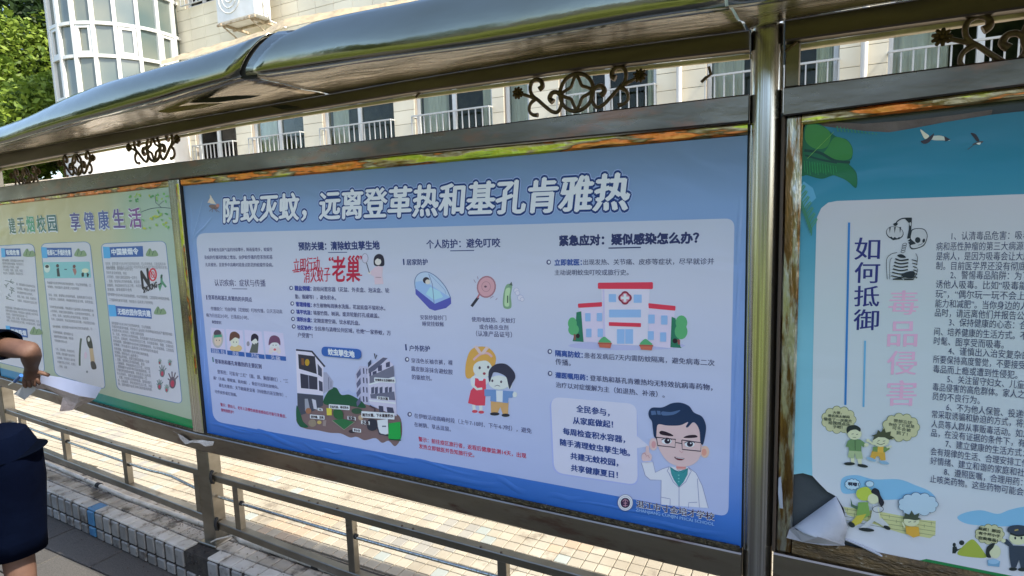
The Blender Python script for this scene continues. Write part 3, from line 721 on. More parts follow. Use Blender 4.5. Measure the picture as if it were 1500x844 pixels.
a.line([(97, 414), (102, 446)], 8, (56, 100, 110)); a.text('登革热和基孔肯雅热的主要区别', (112, 440), (415, 475), T1, bold=.035)
a.text('登革热：可能有“三红”（面、颈、胸部潮红）、“三', (128, 508), (588, 570), T1); a.text('痛”（头痛、眼眶痛、肌肉痛），重症可出现出血倾向。', (102, 548), (525, 610), T1)
a.text('基孔肯雅热：关节剧痛更显著（持续数月甚至数年），', (138, 596), (577, 663), T1); a.text('可伴皮疹或红斑痛。', (112, 637), (255, 660), T1)
a = art(pA, 'warning_lettering').fr(290, 430, 4.443)
a.text('警示：婴幼儿、老年人及慢性病患者感染后可能引发重症，', (148, 722), (575, 800), (132, 44, 84), bold=.03); a.text('需特别防护！', (152, 757), (235, 773), (132, 44, 84), bold=.03)
# four small faces
capt = ['突发高热、寒战', '皮疹', '关节痛', '头痛']
boxes = [((85, 222), (172, 232), (180, 366), (88, 356)), ((183, 230), (292, 240), (302, 382), (194, 370)), ((303, 236), (415, 248), (432, 398), (315, 383)), ((428, 243), (556, 258), (572, 410), (443, 396))]
for k, bx in enumerate(boxes):
    a = art(pA, 'symptom_drawing').fr(290, 430, 4.443)
    a.poly(bx, (170, 176, 206)); cx = (bx[0][0]+bx[1][0]+bx[2][0]+bx[3][0])/4; cy = (bx[0][1]+bx[2][1])/2+2
    if k == 0: a.ell(cx-1, cy, 36, 58, (150, 156, 160)); a.ell(cx, cy+10, 24, 34, (206, 172, 160)); a.ell(cx-3, cy-38, 24, 22, (70, 62, 78)); a.poly([(cx-26, cy-24), (cx+24, cy-30), (cx+27, cy-14), (cx-26, cy-8)], (62, 140, 118))
    if k == 1: a.ell(cx+6, cy+48, 40, 24, (206, 164, 120)); a.ell(cx-2, cy+5, 28, 34, (220, 190, 180)); a.smooth([(cx-36, cy), (cx-30, cy-48), (cx, cy-60), (cx+28, cy-40), (cx+28, cy-14), (cx, cy-22), (cx-22, cy-6)], (86, 62, 56))
    if k == 2: a.poly([(cx-30, cy+66), (cx-10, cy), (cx+30, cy), (cx+24, cy+68)], (74, 84, 82)); a.ell(cx+4, cy-14, 21, 26, (216, 190, 188)); a.smooth([(cx-18, cy-8), (cx-16, cy-46), (cx+6, cy-58), (cx+28, cy-40), (cx+26, cy-6), (cx+10, cy-26)], (34, 30, 50)); a.ell(cx-38, cy+8, 10, 16, (120, 124, 140))
    if k == 3: a.ell(cx, cy+20, 32, 32, (222, 190, 196)); a.smooth([(cx-38, cy+8), (cx-30, cy-42), (cx, cy-56), (cx+32, cy-38), (cx+38, cy+8), (cx+18, cy-8), (cx-16, cy-8)], (92, 62, 92)); a.ell(cx-22, cy+42, 14, 24, (214, 180, 186), rot=20); a.ell(cx+26, cy+42, 14, 24, (214, 180, 186), rot=-20); a.ell(cx+2, cy+36, 9, 8, (190, 90, 100))
    for q in (-9, 10): a.ell(cx+q, cy+8, 3, 3.5, (50, 40, 52), 8)
    p0 = (bx[3][0]-3, bx[3][1]); p1 = (bx[2][0]+2, bx[2][1]); a.poly([p0, p1, (p1[0]+2, p1[1]+29), (p0[0]+3, p0[1]+29)], (44, 84, 152))
    a.text(capt[k], (p0[0]+(8 if k == 0 else 36), p0[1]+16), (p1[0]-(8 if k == 0 else 36), p1[1]+15), (170, 180, 204), bold=.01, h=.022)
# column 2
a = art(pA, 'heading_lettering').fr(420, 350, 5.629)
a.text('预防关键：清除蚊虫孳生地', (100, 62), (766, 52), NAVY, bold=.04); a.line([(343, 112), (500, 110)], 6, NAVY)
a = art(pA, 'red_slogan_lettering', .0014).fr(420, 350, 5.629)
a.text('立即行动', (58, 225), (272, 204), RED, bold=.022, h=.066); a.text('消灭蚊子', (142, 306), (360, 290), RED, bold=.022, h=.066)
a.text('“', (352, 190), (388, 188), RED, bold=.03, h=.06); a.text('老巢', (378, 252), (606, 245), RED, bold=.026, h=.112); a.text('”', (592, 180), (622, 178), RED, bold=.03, h=.06)
a.line([(48, 262), (150, 242), (100, 252)], 8, RED); a.line([(560, 300), (625, 300)], 9, RED)
a = art(pA, 'girl_with_racket_drawing').fr(420, 350, 5.629)
a.smooth([(722, 215), (724, 150), (760, 124), (798, 145), (806, 215), (770, 225)], (34, 34, 50)); a.ell(755, 188, 26, 28, (216, 184, 186)); a.smooth([(728, 180), (735, 150), (765, 140), (792, 160), (770, 168), (748, 162)], (34, 34, 50))
a.poly([(686, 285), (690, 272), (730, 232), (760, 222), (796, 232), (790, 300), (800, 372), (728, 376), (722, 310), (700, 298)], (198, 168, 184)); a.line([(735, 316), (780, 318)], 4, (120, 96, 110)); a.ell(684, 280, 12, 10, (216, 184, 186))
a.ell(648, 160, 24, 38, (164, 172, 196)); a.ring(648, 160, 25, 39, 4, (110, 112, 130)); a.line([(660, 198), (684, 278)], 7, (66, 66, 84))
a = art(pA, 'body_lettering').fr(420, 350, 5.629)
def bullet(a, x, y, r): a.ell(x, y, r, r*1.12, (60, 66, 110), 14); a.ell(x+r*.12, y-r*.05, r*.52, r*.62, (182, 192, 222), 12)
for x, y in ((38, 405), (47, 533), (50, 600), (54, 660), (60, 722)): bullet(a, x, y, 16)
DB = (52, 66, 140)
a.text('翻盆倒罐：', (68, 406), (205, 410), DB, bold=.04); a.text('清除闲置容器（花盆、外卖盒、泡沫盒、轮', (218, 412), (848, 426), T1, bold=.02)
a.text('胎、瓶罐等），避免积水。', (72, 474), (408, 486), T1, bold=.02)
a.text('管理绿植：', (78, 537), (208, 545), DB, bold=.04); a.text('水生植物每周换水洗瓶，花盆底盘不留积水。', (220, 546), (815, 572), T1, bold=.02)
a.text('填平坑洼：', (82, 600), (208, 608), DB, bold=.04); a.text('填塞竹筒、树洞，废弃轮胎打孔或遮盖。', (222, 609), (765, 634), T1, bold=.02)
a.text('清积水盘：', (85, 661), (210, 670), DB, bold=.04); a.text('定期清理空调、饮水机托盘。', (226, 672), (605, 694), T1, bold=.02)
a.text('社区协作：', (90, 728), (216, 736), DB, bold=.04); a.text('全民参与清理公共区域，杜绝“一家养蚊，万', (232, 738), (860, 776), T1, bold=.02)
a.text('户受害”！', (94, 791), (215, 798), T1, bold=.02)
# street scene
a = art(pA, 'street_drawing').fr(425, 500, 5.114)
a.smooth([(55, 560), (150, 500), (250, 450), (420, 470), (560, 470), (700, 520), (820, 560), (838, 700), (790, 785), (740, 745), (690, 760), (640, 725), (560, 740), (500, 715), (450, 720), (380, 690), (300, 685), (200, 665), (120, 655), (60, 620)], (100, 88, 92))
a.poly([(345, 400), (360, 355), (378, 352), (378, 380), (420, 372), (440, 360), (470, 385), (500, 380), (520, 470), (345, 460)], (140, 160, 200))
a.smooth([(250, 460), (270, 400), (310, 350), (350, 350), (385, 400), (440, 398), (490, 420), (550, 460), (560, 500), (420, 480), (300, 480)], (28, 74, 56))
a.poly([(243, 232), (275, 232), (325, 300), (322, 352), (250, 392)], (134, 144, 170)); a.line([(290, 270), (292, 360)], 6, (90, 98, 124)); a.line([(308, 300), (308, 345)], 5, (90, 98, 124))
a.poly([(44, 62), (165, 78), (252, 186), (250, 404), (55, 386)], (176, 184, 208)); a.line([(46, 64), (165, 76), (262, 190)], 13, (44, 48, 66))
a.poly([(62, 96), (188, 112), (202, 245), (68, 205)], (44, 46, 60)); a.poly([(85, 125), (105, 128), (108, 180), (88, 176)], (104, 74, 52)); a.ell(130, 158, 17, 26, (150, 128, 44))
a.poly([(208, 168), (240, 205), (242, 268), (212, 250)], (60, 66, 86)); a.poly([(78, 240), (206, 268), (208, 362), (84, 350)], (46, 50, 68)); a.line([(140, 255), (144, 355)], 5, (120, 128, 150)); a.poly([(217, 292), (245, 305), (248, 376), (220, 368)], (56, 62, 84))
a.poly([(56, 388), (250, 406), (250, 480), (180, 520), (60, 560)], (58, 66, 82)); a.poly([(112, 430), (135, 430), (150, 500), (115, 520)], (128, 140, 156)); a.poly([(165, 430), (195, 440), (205, 510), (180, 505)], (160, 172, 190)); a.ell(140, 520, 22, 22, (130, 96, 76))
a.smooth([(52, 480), (80, 540), (100, 600), (140, 640), (80, 640), (50, 580)], (30, 78, 58)); a.ell(170, 612, 30, 28, (120, 116, 104)); a.ell(222, 606, 17, 14, (160, 150, 90)); a.poly([(250, 590), (275, 590), (270, 636), (248, 632)], (124, 118, 120))
a.poly([(492, 245), (525, 182), (582, 188), (600, 460), (560, 470), (500, 400)], (152, 162, 192))
for yy in (200, 270, 340, 410):
    a.poly([(500, yy+45), (530, yy), (534, yy+46), (506, yy+80)], (78, 86, 116)); a.line([(553, yy), (556, yy+42)], 9, (52, 58, 86)); a.line([(578, yy+4), (580, yy+44)], 9, (52, 58, 86))
a.poly([(580, 230), (585, 190), (705, 112), (775, 170), (800, 470), (802, 560), (660, 500), (600, 465)], (166, 174, 200)); a.poly([(590, 205), (700, 120), (735, 125), (640, 215), (592, 240)], (74, 82, 108))
for (x0, y0, x1, y1) in ((598, 235, 612, 262), (622, 228, 652, 250), (662, 185, 692, 225), (722, 160, 752, 195)): a.poly([(x0, y0), (x1, y0-10), (x1, y1-6), (x0, y1)], (58, 64, 92))
a.poly([(600, 262), (780, 180), (784, 262), (600, 318)], (92, 100, 122)); a.line([(596, 322), (790, 270)], 12, (188, 194, 212))
for x0 in (612, 640, 675, 715, 745): a.poly([(x0, 345), (x0+22, 338), (x0+22, 388), (x0, 392)], (64, 72, 98))
a.poly([(605, 395), (785, 375), (792, 440), (610, 425)], (84, 92, 116)); a.line([(596, 440), (796, 462)], 13, (186, 192, 212)); a.poly([(668, 480), (702, 484), (706, 530), (672, 526)], (54, 60, 84)); a.poly([(728, 490), (775, 495), (790, 560), (735, 548)], (54, 60, 84)); a.line([(600, 480), (640, 500), (640, 545)], 12, (60, 52, 66))
a.poly([(588, 160), (612, 135), (612, 170), (590, 196)], (50, 60, 84)); a.line([(636, 90), (646, 130), (655, 100)], 8, (40, 46, 66))
a.smooth([(330, 520), (365, 500), (400, 530), (395, 580), (340, 570)], (36, 84, 54)); a.ell(505, 520, 40, 22, (44, 74, 60)); a.poly([(320, 590), (400, 578), (485, 602), (410, 658)], (36, 96, 62)); a.line([(320, 590), (410, 660), (488, 602)], 5, (120, 130, 120))
a.poly([(278, 498), (318, 500), (318, 552), (282, 552)], (176, 176, 70)); a.smooth([(585, 600), (600, 580), (650, 590), (655, 650), (620, 668), (585, 650)], (40, 46, 60)); a.ell(470, 672, 26, 13, (44, 40, 50)); a.ell(535, 570, 18, 20, (150, 140, 120))
a.poly([(658, 588), (738, 580), (742, 690), (700, 700), (668, 672)], (196, 202, 216)); a.line([(660, 640), (675, 690), (742, 704)], 8, (30, 40, 66)); a.line([(695, 634), (725, 634)], 9, (70, 80, 100)); a.poly([(745, 612), (832, 600), (836, 728), (760, 735), (742, 720)], (26, 142, 66)); a.line([(745, 730), (836, 738)], 8, (20, 70, 50))
a = art(pA, 'street_label_lettering', .0044).fr(425, 500, 5.114)
for (x0, y0, x1, y1, s_) in ((635, 268, 795, 312, '空调排水及凉棚积水'), (655, 408, 745, 442, '天台水箱'), (296, 468, 452, 514, '花盆托盘、绿化积水'), (155, 545, 264, 585, '废弃罐、盆碗'), (212, 495, 250, 522, '水缸'), (436, 556, 498, 592, '轮胎'), (540, 520, 788, 584, '雨污水篦、下水道盖积水'), (538, 588, 602, 625, '水桶'), (476, 646, 538, 682, '积水坑')):
    a.rrect([(x0, y0), (x1, y0+(y1-y0)*.25), (x1, y1), (x0, y1-(y1-y0)*.25)], 5, (202, 206, 214)); a.text(s_, (x0+8, (y0+y1)/2-3), (x1-8, (y0+y1)/2+4), (50, 44, 52), bold=.05)
a.rrect([(242, 36), (540, 58), (540, 134), (242, 108)], 34, (44, 86, 158)); a.text('蚊虫孳生地', (292, 76), (488, 96), (206, 218, 238), bold=.05)
# column 3
a = art(pA, 'heading_lettering').fr(560, 320, 4.6875)
a.text('个人防护：避免叮咬', (305, 178), (810, 166), NAVY, bold=.03); a.line([(468, 223), (632, 220)], 6, NAVY)
a = art(pA, 'body_lettering').fr(560, 320, 4.6875)
a.line([(147, 278), (150, 320)], 10, NAVY); a.text('居家防护', (168, 301), (312, 299), NAVY, bold=.03)
a.text('安装纱窗纱门', (262, 679), (440, 683), BODY, bold=.02); a.text('睡觉挂蚊帐', (277, 723), (425, 726), BODY, bold=.02)
a.text('使用电蚊拍、灭蚊灯', (615, 692), (915, 702), BODY, bold=.015); a.text('或合格杀虫剂', (668, 744), (866, 750), BODY, bold=.015); a.text('（认准产品证号）', (645, 790), (892, 798), BODY, bold=.015)
a = art(pA, 'mosquito_net_bed_drawing').fr(560, 320, 4.6875)
a.smooth([(228, 470), (226, 420), (255, 378), (310, 368), (372, 400), (435, 470), (470, 545), (400, 560), (300, 520)], (152, 178, 214))
a.poly([(228, 478), (362, 585), (472, 540), (474, 585), (440, 615), (362, 634), (325, 620), (230, 520)], (70, 78, 158)); a.poly([(230, 436), (268, 430), (330, 455), (400, 500), (468, 542), (362, 586), (228, 480)], (128, 164, 212)); a.poly([(330, 470), (395, 500), (420, 540), (360, 560), (300, 520)], (140, 186, 214))
a.ell(303, 425, 23, 22, (42, 40, 56)); a.ell(314, 436, 17, 17, (206, 182, 180)); a.line([(320, 380), (345, 450), (358, 585)], 4, (92, 110, 150)); a.line([(228, 480), (226, 420), (255, 378), (310, 368), (372, 400), (435, 470), (472, 548)], 5, (84, 108, 150), True); a.line([(330, 385), (430, 490), (440, 520)], 3, (110, 140, 180))
a = art(pA, 'bug_racket_drawing').fr(560, 320, 4.6875)
a.line([(660, 542), (614, 604)], 19, (44, 46, 60)); a.line([(668, 520), (654, 548)], 12, (150, 96, 110)); a.ell(716, 470, 66, 76, (140, 104, 118), rot=10); a.ell(716, 470, 56, 66, (172, 140, 152), rot=10); a.ring(714, 468, 30, 34, 4, (150, 112, 126)); a.ell(710, 468, 9, 7, (92, 70, 84))
for p, q in (((655, 398), (660, 418)), ((630, 420), (642, 442)), ((742, 548), (765, 534)), ((780, 560), (792, 546))): a.line([p, q], 4, (124, 110, 140))
a = art(pA, 'spray_can_drawing').fr(560, 320, 4.6875)
a.smooth([(842, 480), (860, 452), (892, 458), (884, 530), (888, 606), (860, 622), (832, 606), (830, 545)], (104, 142, 118)); a.smooth([(850, 485), (880, 480), (872, 540), (872, 600), (842, 598), (842, 540)], (150, 184, 152)); a.poly([(872, 458), (888, 434), (896, 462)], (70, 88, 84)); a.line([(862, 530), (862, 580)], 8, (60, 84, 74))
for cx, cy, r_ in ((922, 495, 18), (930, 512, 16), (950, 545, 20), (962, 556, 14)): a.ell(cx, cy, r_, r_, (176, 186, 214), 12); a.ring(cx, cy, r_, r_, 2.5, (132, 144, 180), 12)
a = art(pA, 'body_lettering').fr(560, 480, 4.02)
a.line([(139, 97), (142, 134)], 9, NAVY); a.text('户外防护', (160, 121), (281, 124), NAVY, bold=.03)
bullet(a, 147, 187, 13); bullet(a, 162, 510, 13)
a.text('穿浅色长袖衣裤，裸', (172, 193), (415, 207), T1); a.text('露皮肤涂抹含避蚊胺', (172, 240), (416, 262), T1); a.text('的驱蚊剂。', (176, 290), (292, 298), T1)
a.text('在伊蚊活动高峰时段（上午7-10时、下午4-7时），避免', (190, 517), (880, 608), T1); a.text('在树荫、草丛逗留。', (190, 568), (405, 598), T1)
a = art(pA, 'warning_lettering').fr(560, 480, 4.02)
a.text('警示：前往疫区旅行者，返程后健康监测14天，出现', (215, 655), (848, 755), RED, bold=.025); a.text('发热立即就医并告知旅行史。', (217, 697), (542, 750), RED, bold=.025)
a = art(pA, 'children_drawing').fr(560, 480, 4.02)
SK = (218, 196, 196); OUT = (66, 54, 70)
a.smooth([(490, 275), (495, 200), (520, 135), (565, 112), (625, 118), (665, 160), (668, 205), (640, 260), (560, 260), (535, 290), (505, 300)], (186, 144, 76))
a.poly([(530, 455), (548, 452), (552, 490), (534, 490)], SK); a.poly([(570, 455), (590, 455), (592, 495), (574, 495)], SK); a.ell(546, 493, 17, 9, (170, 66, 84)); a.ell(584, 497, 17, 9, (170, 66, 84))
a.smooth([(522, 300), (550, 280), (610, 280), (628, 310), (600, 345), (545, 345), (526, 340)], (204, 204, 216)); a.poly([(548, 296), (566, 300), (572, 312), (592, 312), (598, 300), (610, 302), (612, 350), (606, 458), (556, 458), (506, 444), (522, 370), (545, 345)], (176, 62, 84)); a.line([(530, 335), (560, 362), (590, 358)], 14, SK)
a.ell(592, 242, 56, 52, SK); a.smooth([(532, 225), (545, 180), (600, 155), (650, 185), (648, 225), (620, 195), (565, 200)], (186, 144, 76)); a.line([(538, 190), (575, 158), (620, 150), (648, 172)], 13, (214, 152, 160), True); a.poly([(540, 110), (560, 105), (585, 145), (615, 108), (632, 118), (600, 155), (570, 152)], (220, 168, 172))
for x, y in ((575, 236), (625, 232)): a.ell(x, y, 7, 9, OUT, 10)
a.ell(602, 270, 9, 8, (130, 60, 76), 10)
a.poly([(640, 425), (745, 436), (742, 512), (712, 512), (696, 465), (680, 505), (642, 500)], (170, 142, 98)); a.ell(664, 507, 28, 10, (40, 42, 54)); a.ell(728, 515, 24, 10, (40, 42, 54))
a.poly([(602, 362), (660, 365), (740, 372), (775, 374), (768, 412), (745, 412), (742, 444), (638, 432), (640, 402), (604, 402)], (92, 128, 178)); a.poly([(672, 368), (712, 370), (710, 438), (674, 434)], (202, 208, 224)); a.ell(782, 393, 13, 16, SK)
a.ell(752, 345, 12, 14, SK); a.ell(690, 322, 62, 42, SK); a.smooth([(628, 300), (632, 250), (670, 215), (730, 214), (775, 255), (785, 292), (768, 325), (752, 360), (742, 330), (732, 292), (700, 270), (660, 262), (645, 290), (636, 320)], (44, 48, 68))
for x, y in ((650, 312), (702, 318)): a.ell(x, y, 6, 8, OUT, 10)
a.line([(664, 344), (680, 338), (696, 344)], 3, OUT)
# column 4
a = art(pA, 'heading_lettering').fr(780, 320, 3.8375)
a.text('紧急应对：疑似感染怎么办？', (152, 126), (935, 108), (34, 44, 88), bold=.05); a.line([(428, 167), (610, 163)], 7, (34, 44, 88))
a = art(pA, 'body_lettering').fr(780, 320, 3.8375)
bullet(a, 92, 246, 13); bullet(a, 98, 748, 13)
TX = (58, 66, 100)
a.text('立即就医：', (125, 248), (278, 246), (48, 74, 140), bold=.04); a.text('出现发热、关节痛、皮疹等症状，尽早就诊并', (287, 246), (1021, 241), TX); a.text('主动说明蚊虫叮咬或旅行史。', (125, 304), (541, 303), TX)
a.text('隔离防蚊：', (130, 757), (283, 768), (48, 74, 140), bold=.04); a.text('患者发病后7天内需防蚊隔离，避免病毒二次', (292, 769), (1024, 812), TX); a.text('传播。', (130, 804), (216, 812), TX)
a.fr(780, 500, 2.8125); bullet(a, 73, 132, 9.5)
a.text('遵医嘱用药：', (96, 138), (228, 150), (48, 74, 140), bold=.04); a.text('登革热和基孔肯雅热均无特效抗病毒药物，', (238, 151), (742, 190), TX, bold=.02); a.text('治疗以对症缓解为主（如退热、补液）。', (97, 178), (545, 220), TX)
a = art(pA, 'hospital_drawing').fr(780, 320, 3.8375)
HW = (184, 184, 212); HR = (184, 52, 76); HB = (120, 160, 208)
a.ell(530, 715, 330, 26, (148, 160, 200))
a.poly([(262, 498), (395, 492), (405, 700), (290, 692)], (176, 178, 208)); a.poly([(652, 500), (800, 514), (788, 730), (655, 716)], (176, 178, 208))
a.poly([(248, 528), (275, 522), (288, 694), (226, 690), (240, 640)], (36, 104, 84)); a.ell(225, 590, 25, 34, (74, 150, 104)); a.ell(232, 625, 30, 32, (74, 150, 104)); a.poly([(232, 650), (244, 650), (244, 684), (234, 684)], (112, 78, 74)); a.ell(256, 660, 11, 13, (40, 30, 40))
a.poly([(783, 552), (805, 562), (832, 720), (840, 728), (776, 724)], (36, 104, 84)); a.ell(838, 585, 33, 40, (74, 150, 104)); a.ell(836, 635, 36, 44, (74, 150, 104)); a.poly([(815, 680), (830, 680), (830, 708), (818, 708)], (122, 72, 74)); a.ell(802, 688, 14, 14, (34, 26, 36))
a.poly([(388, 385), (660, 385), (648, 700), (640, 715), (402, 706)], HW); a.poly([(395, 398), (405, 398), (412, 704), (400, 704)], (164, 168, 204))
a.rrect([(369, 361), (678, 358), (678, 397), (369, 396)], 8, HR); a.rrect([(257, 479), (392, 470), (392, 495), (258, 502)], 5, HR); a.rrect([(652, 476), (805, 492), (804, 518), (654, 504)], 5, HR)
for q in ((430, 425, 472, 470), (570, 428, 615, 474), (432, 512, 611, 556), (476, 622, 567, 704), (298, 532, 328, 578), (363, 531, 393, 577), (303, 619, 333, 667), (368, 619, 398, 666), (652, 540, 688, 590), (724, 545, 760, 596), (650, 633, 683, 682), (719, 640, 753, 692)): a.rrect([(q[0], q[1]), (q[2], q[1]), (q[2], q[3]), (q[0], q[3])], 4, HB)
a.line([(521, 622), (521, 704)], 3, HW); a.rrect([(431, 582), (611, 588), (611, 610), (431, 603)], 4, HR)
for dx, dy in ((-15, 0), (15, 0), (0, -15), (0, 15), (0, 0)): a.ell(522+dx, 446+dy, 23, 23, (118, 34, 58))
for dx, dy in ((-13, 0), (13, 0), (0, -13), (0, 13), (0, 0)): a.ell(522+dx, 446+dy, 15, 15, (176, 128, 150))
a.line([(500, 446), (544, 446)], 14, (216, 208, 224)); a.line([(522, 424), (522, 468)], 14, (216, 208, 224))
for cx, cy in ((408, 690), (640, 702)):
    a.smooth([(cx-34, cy+4), (cx-20, cy-16), (cx-2, cy-26), (cx+16, cy-14), (cx+36, cy+6), (cx, cy+12)], (72, 146, 104)); a.poly([(cx-38, cy+6), (cx+40, cy+8), (cx+32, cy+38), (cx-28, cy+34)], (160, 92, 78)); a.line([(cx-38, cy+10), (cx+40, cy+12)], 8, (142, 74, 66))
a = art(pA, 'speech_bubble').fr(780, 500, 2.8125)
a.rrect([(70, 232), (432, 264), (438, 598), (84, 545)], 42, (138, 156, 206)); a.rrect([(76, 228), (430, 258), (434, 592), (90, 540)], 40, (170, 182, 218)); a.poly([(425, 385), (482, 432), (428, 440)], (170, 182, 218))
a = art(pA, 'bubble_lettering', .0022).fr(780, 500, 2.8125)
for st, p, q in (('全民参与，', (182, 276), (318, 294)), ('从家庭做起！', (168, 325), (332, 342)), ('每周检查积水容器，', (127, 369), (382, 404)), ('随手清理蚊虫孳生地。', (115, 414), (402, 459)), ('共建无蚊校园，', (158, 471), (354, 500)), ('共享健康夏日！', (160, 520), (352, 550))): a.text(st, p, q, (30, 56, 120), bold=.035)
a = art(pA, 'cartoon_doctor_drawing', .0012).fr(930, 580, 4.9667)
CO = (184, 190, 222); CO2 = (110, 118, 160); SKd = (198, 164, 170)
a.poly([(46, 478), (130, 472), (150, 556), (200, 530), (252, 514), (390, 518), (445, 560), (490, 650), (512, 730), (535, 815), (190, 790), (192, 612), (110, 608), (76, 578)], CO)
a.line([(46, 478), (76, 578), (112, 610), (192, 612), (190, 790)], 4, CO2); a.line([(46, 478), (130, 472), (150, 556), (200, 530), (252, 514)], 4, CO2); a.line([(390, 518), (445, 560), (490, 650), (512, 730), (535, 815)], 4, CO2); a.line([(455, 600), (462, 700), (470, 810)], 4, CO2); a.line([(322, 662), (322, 805)], 4, CO2)
a.line([(192, 735), (258, 748), (256, 800)], 4, CO2); a.line([(390, 815), (392, 775), (455, 772)], 4, CO2)
a.poly([(298, 480), (375, 490), (372, 535), (305, 535)], (184, 140, 140)); a.poly([(256, 512), (288, 535), (320, 548), (365, 532), (388, 524), (384, 570), (355, 625), (322, 662), (285, 610), (265, 565)], (46, 122, 132)); a.line([(262, 520), (300, 552), (320, 542), (352, 556), (388, 526)], 4, (34, 92, 106)); a.line([(252, 514), (236, 545), (248, 560), (280, 625), (322, 664)], 4, CO2); a.line([(390, 520), (412, 545), (402, 562), (372, 622), (322, 664)], 4, CO2)
for yy in (575, 600, 622): a.ell(320, yy, 6, 5, (96, 168, 172), 8)
a.ell(136, 350, 31, 46, SKd); a.ell(510, 405, 32, 44, (206, 160, 150)); a.ell(505, 408, 18, 26, (190, 134, 124)); a.ell(138, 352, 16, 26, (172, 134, 142))
a.smooth([(160, 205), (300, 195), (470, 205), (490, 320), (482, 420), (445, 482), (375, 512), (300, 505), (235, 470), (185, 400), (160, 320)], SKd)
a.smooth([(102, 112), (128, 84), (200, 82), (270, 52), (335, 48), (395, 72), (430, 118), (490, 150), (518, 215), (512, 290), (496, 352), (478, 335), (472, 260), (455, 215), (425, 190), (388, 226), (372, 222), (388, 188), (330, 212), (240, 214), (172, 206), (160, 250), (156, 300), (140, 292), (132, 235), (125, 185), (104, 150)], (26, 46, 78))
a.poly([(118, 108), (150, 106), (158, 134), (122, 138)], (64, 92, 132)); a.poly([(160, 106), (186, 108), (190, 136), (166, 134)], (64, 92, 132)); a.smooth([(198, 112), (260, 116), (332, 102), (285, 134), (204, 140)], (64, 92, 132))
a.smooth([(180, 262), (202, 252), (260, 272), (280, 290), (235, 288), (190, 278)], (34, 26, 40)); a.smooth([(355, 302), (385, 286), (440, 282), (456, 298), (410, 304)], (34, 26, 40))
for ex, ey, pxx in ((233, 328, 238), (400, 350, 402)): a.ell(ex, ey, 36, 21, (214, 218, 232)); a.ell(pxx, ey-2, 22, 20, (34, 30, 48)); a.ell(pxx+6, ey-8, 6, 6, (226, 228, 238), 8); a.line([(ex-38, ey-10), (ex, ey-24), (ex+38, ey-12)], 5, (40, 34, 48), True)
for q in (((158, 298), (298, 314), (294, 372), (168, 358)), ((343, 318), (484, 338), (480, 400), (346, 386))): a.line(list(q)+[q[0]], 6.5, (44, 40, 58))
a.line([(298, 336), (343, 344)], 6, (44, 40, 58)); a.line([(150, 300), (162, 306)], 6, (44, 40, 58)); a.line([(325, 395), (345, 412), (352, 400)], 3, (158, 116, 124))
a.smooth([(288, 440), (322, 446), (362, 452), (340, 466), (305, 460)], (88, 34, 52)); a.line([(298, 446), (356, 454)], 4, (214, 206, 214)); a.line([(300, 516), (370, 518)], 5, (196, 116, 120))
a.rrect([(82, 360), (104, 360), (108, 420), (80, 420)], 9, SKd); a.ell(88, 442, 38, 40, SKd); a.line([(56, 420), (74, 412), (84, 430)], 4, (150, 104, 110)); a.line([(84, 436), (100, 430), (108, 448)], 4, (150, 104, 110)); a.line([(46, 478), (132, 472)], 9, (150, 164, 208))
a = art(pA, 'school_emblem', .0050).fr(890, 700, 8.333)
a.ell(222, 295, 95, 102, (110, 116, 144), 28); a.ell(222, 295, 88, 95, (196, 198, 210), 28); a.ell(222, 298, 58, 62, (48, 34, 62), 24); a.ring(222, 297, 73, 79, 4, (130, 120, 140)); a.line([(190, 280), (220, 250), (256, 280)], 9, (150, 120, 140)); a.line([(200, 300), (244, 300)], 9, (150, 120, 140)); a.line([(222, 262), (222, 345)], 9, (150, 120, 140)); a.line([(195, 330), (250, 330)], 8, (150, 120, 140))
a = art(pA, 'school_name_lettering', .0050).fr(890, 700, 8.333)
a.text('湛江市寸金培才学校', (355, 308), (1305, 470), (204, 204, 222), bold=.045); a.text('湛江市寸金培才学校', (355, 305), (1305, 467), (44, 30, 66), bold=.02); a.text('ZHANJIANG CUNJIN PEICAI SCHOOL', (350, 378), (1305, 556), (120, 160, 222), bold=.015)

# ---- the torn poster on the right
pB = empty('poster', (3.7, 0, Z0), 'torn Chinese anti-drug poster with palm leaf and skeleton, its lower left corner peeled off', 'poster', 'posters on the notice board')
sea = ramp_ink('sky_blue_print', [(0, (96, 150, 172)), (.55, (84, 140, 160)), (.72, (56, 118, 142)), (.9, (24, 96, 124)), (1, (22, 88, 116))], 'Z', Z0, Z0+1.2)
a = art(pB, 'poster_sheet', .0006)
edge = [(1181, 181), (1213, 186), (1265, 192), (1302, 194), (1333, 189), (1385, 179), (1454, 168), (1500, 163)]
pr = [PB(*p) for p in edge]; zt = Z0+1.232
left = [(1313, 829), (1287, 811), (1237, 789), (1240, 770), (1236, 745), (1225, 727), (1212, 720), (1201, 709), (1190, 697), (1176, 693), (1155, 696), (1158, 640), (1160, 600), (1164, 500), (1168, 400), (1172, 300), (1176, 230)]
bot = PB(1342, 844)
a.poly(edge+[(4.9, 0, zt), (4.9, 0, Z0+.08), (3.6, 0, Z0+.082), (bot.x+.02, 0, Z0+.082)]+left, sea)
b = MB(); q_ = [(1176, 176), (1265, 181), (1330, 176), (1400, 168), (1455, 160), (1452, 172), (1385, 183), (1333, 193), (1302, 198), (1265, 196), (1213, 190), (1180, 186)]
b.add([PB(*p)+Vector((0, .006, 0)) for p in q_], [tuple(range(len(q_)))]); b.build('old_paper_remnant', mat('old_brown_paper', (.20, .16, .15), .8, c2=(.12, .09, .085), scale=12, bump=.3), pB)
a = art(pB, 'white_card', .0010)
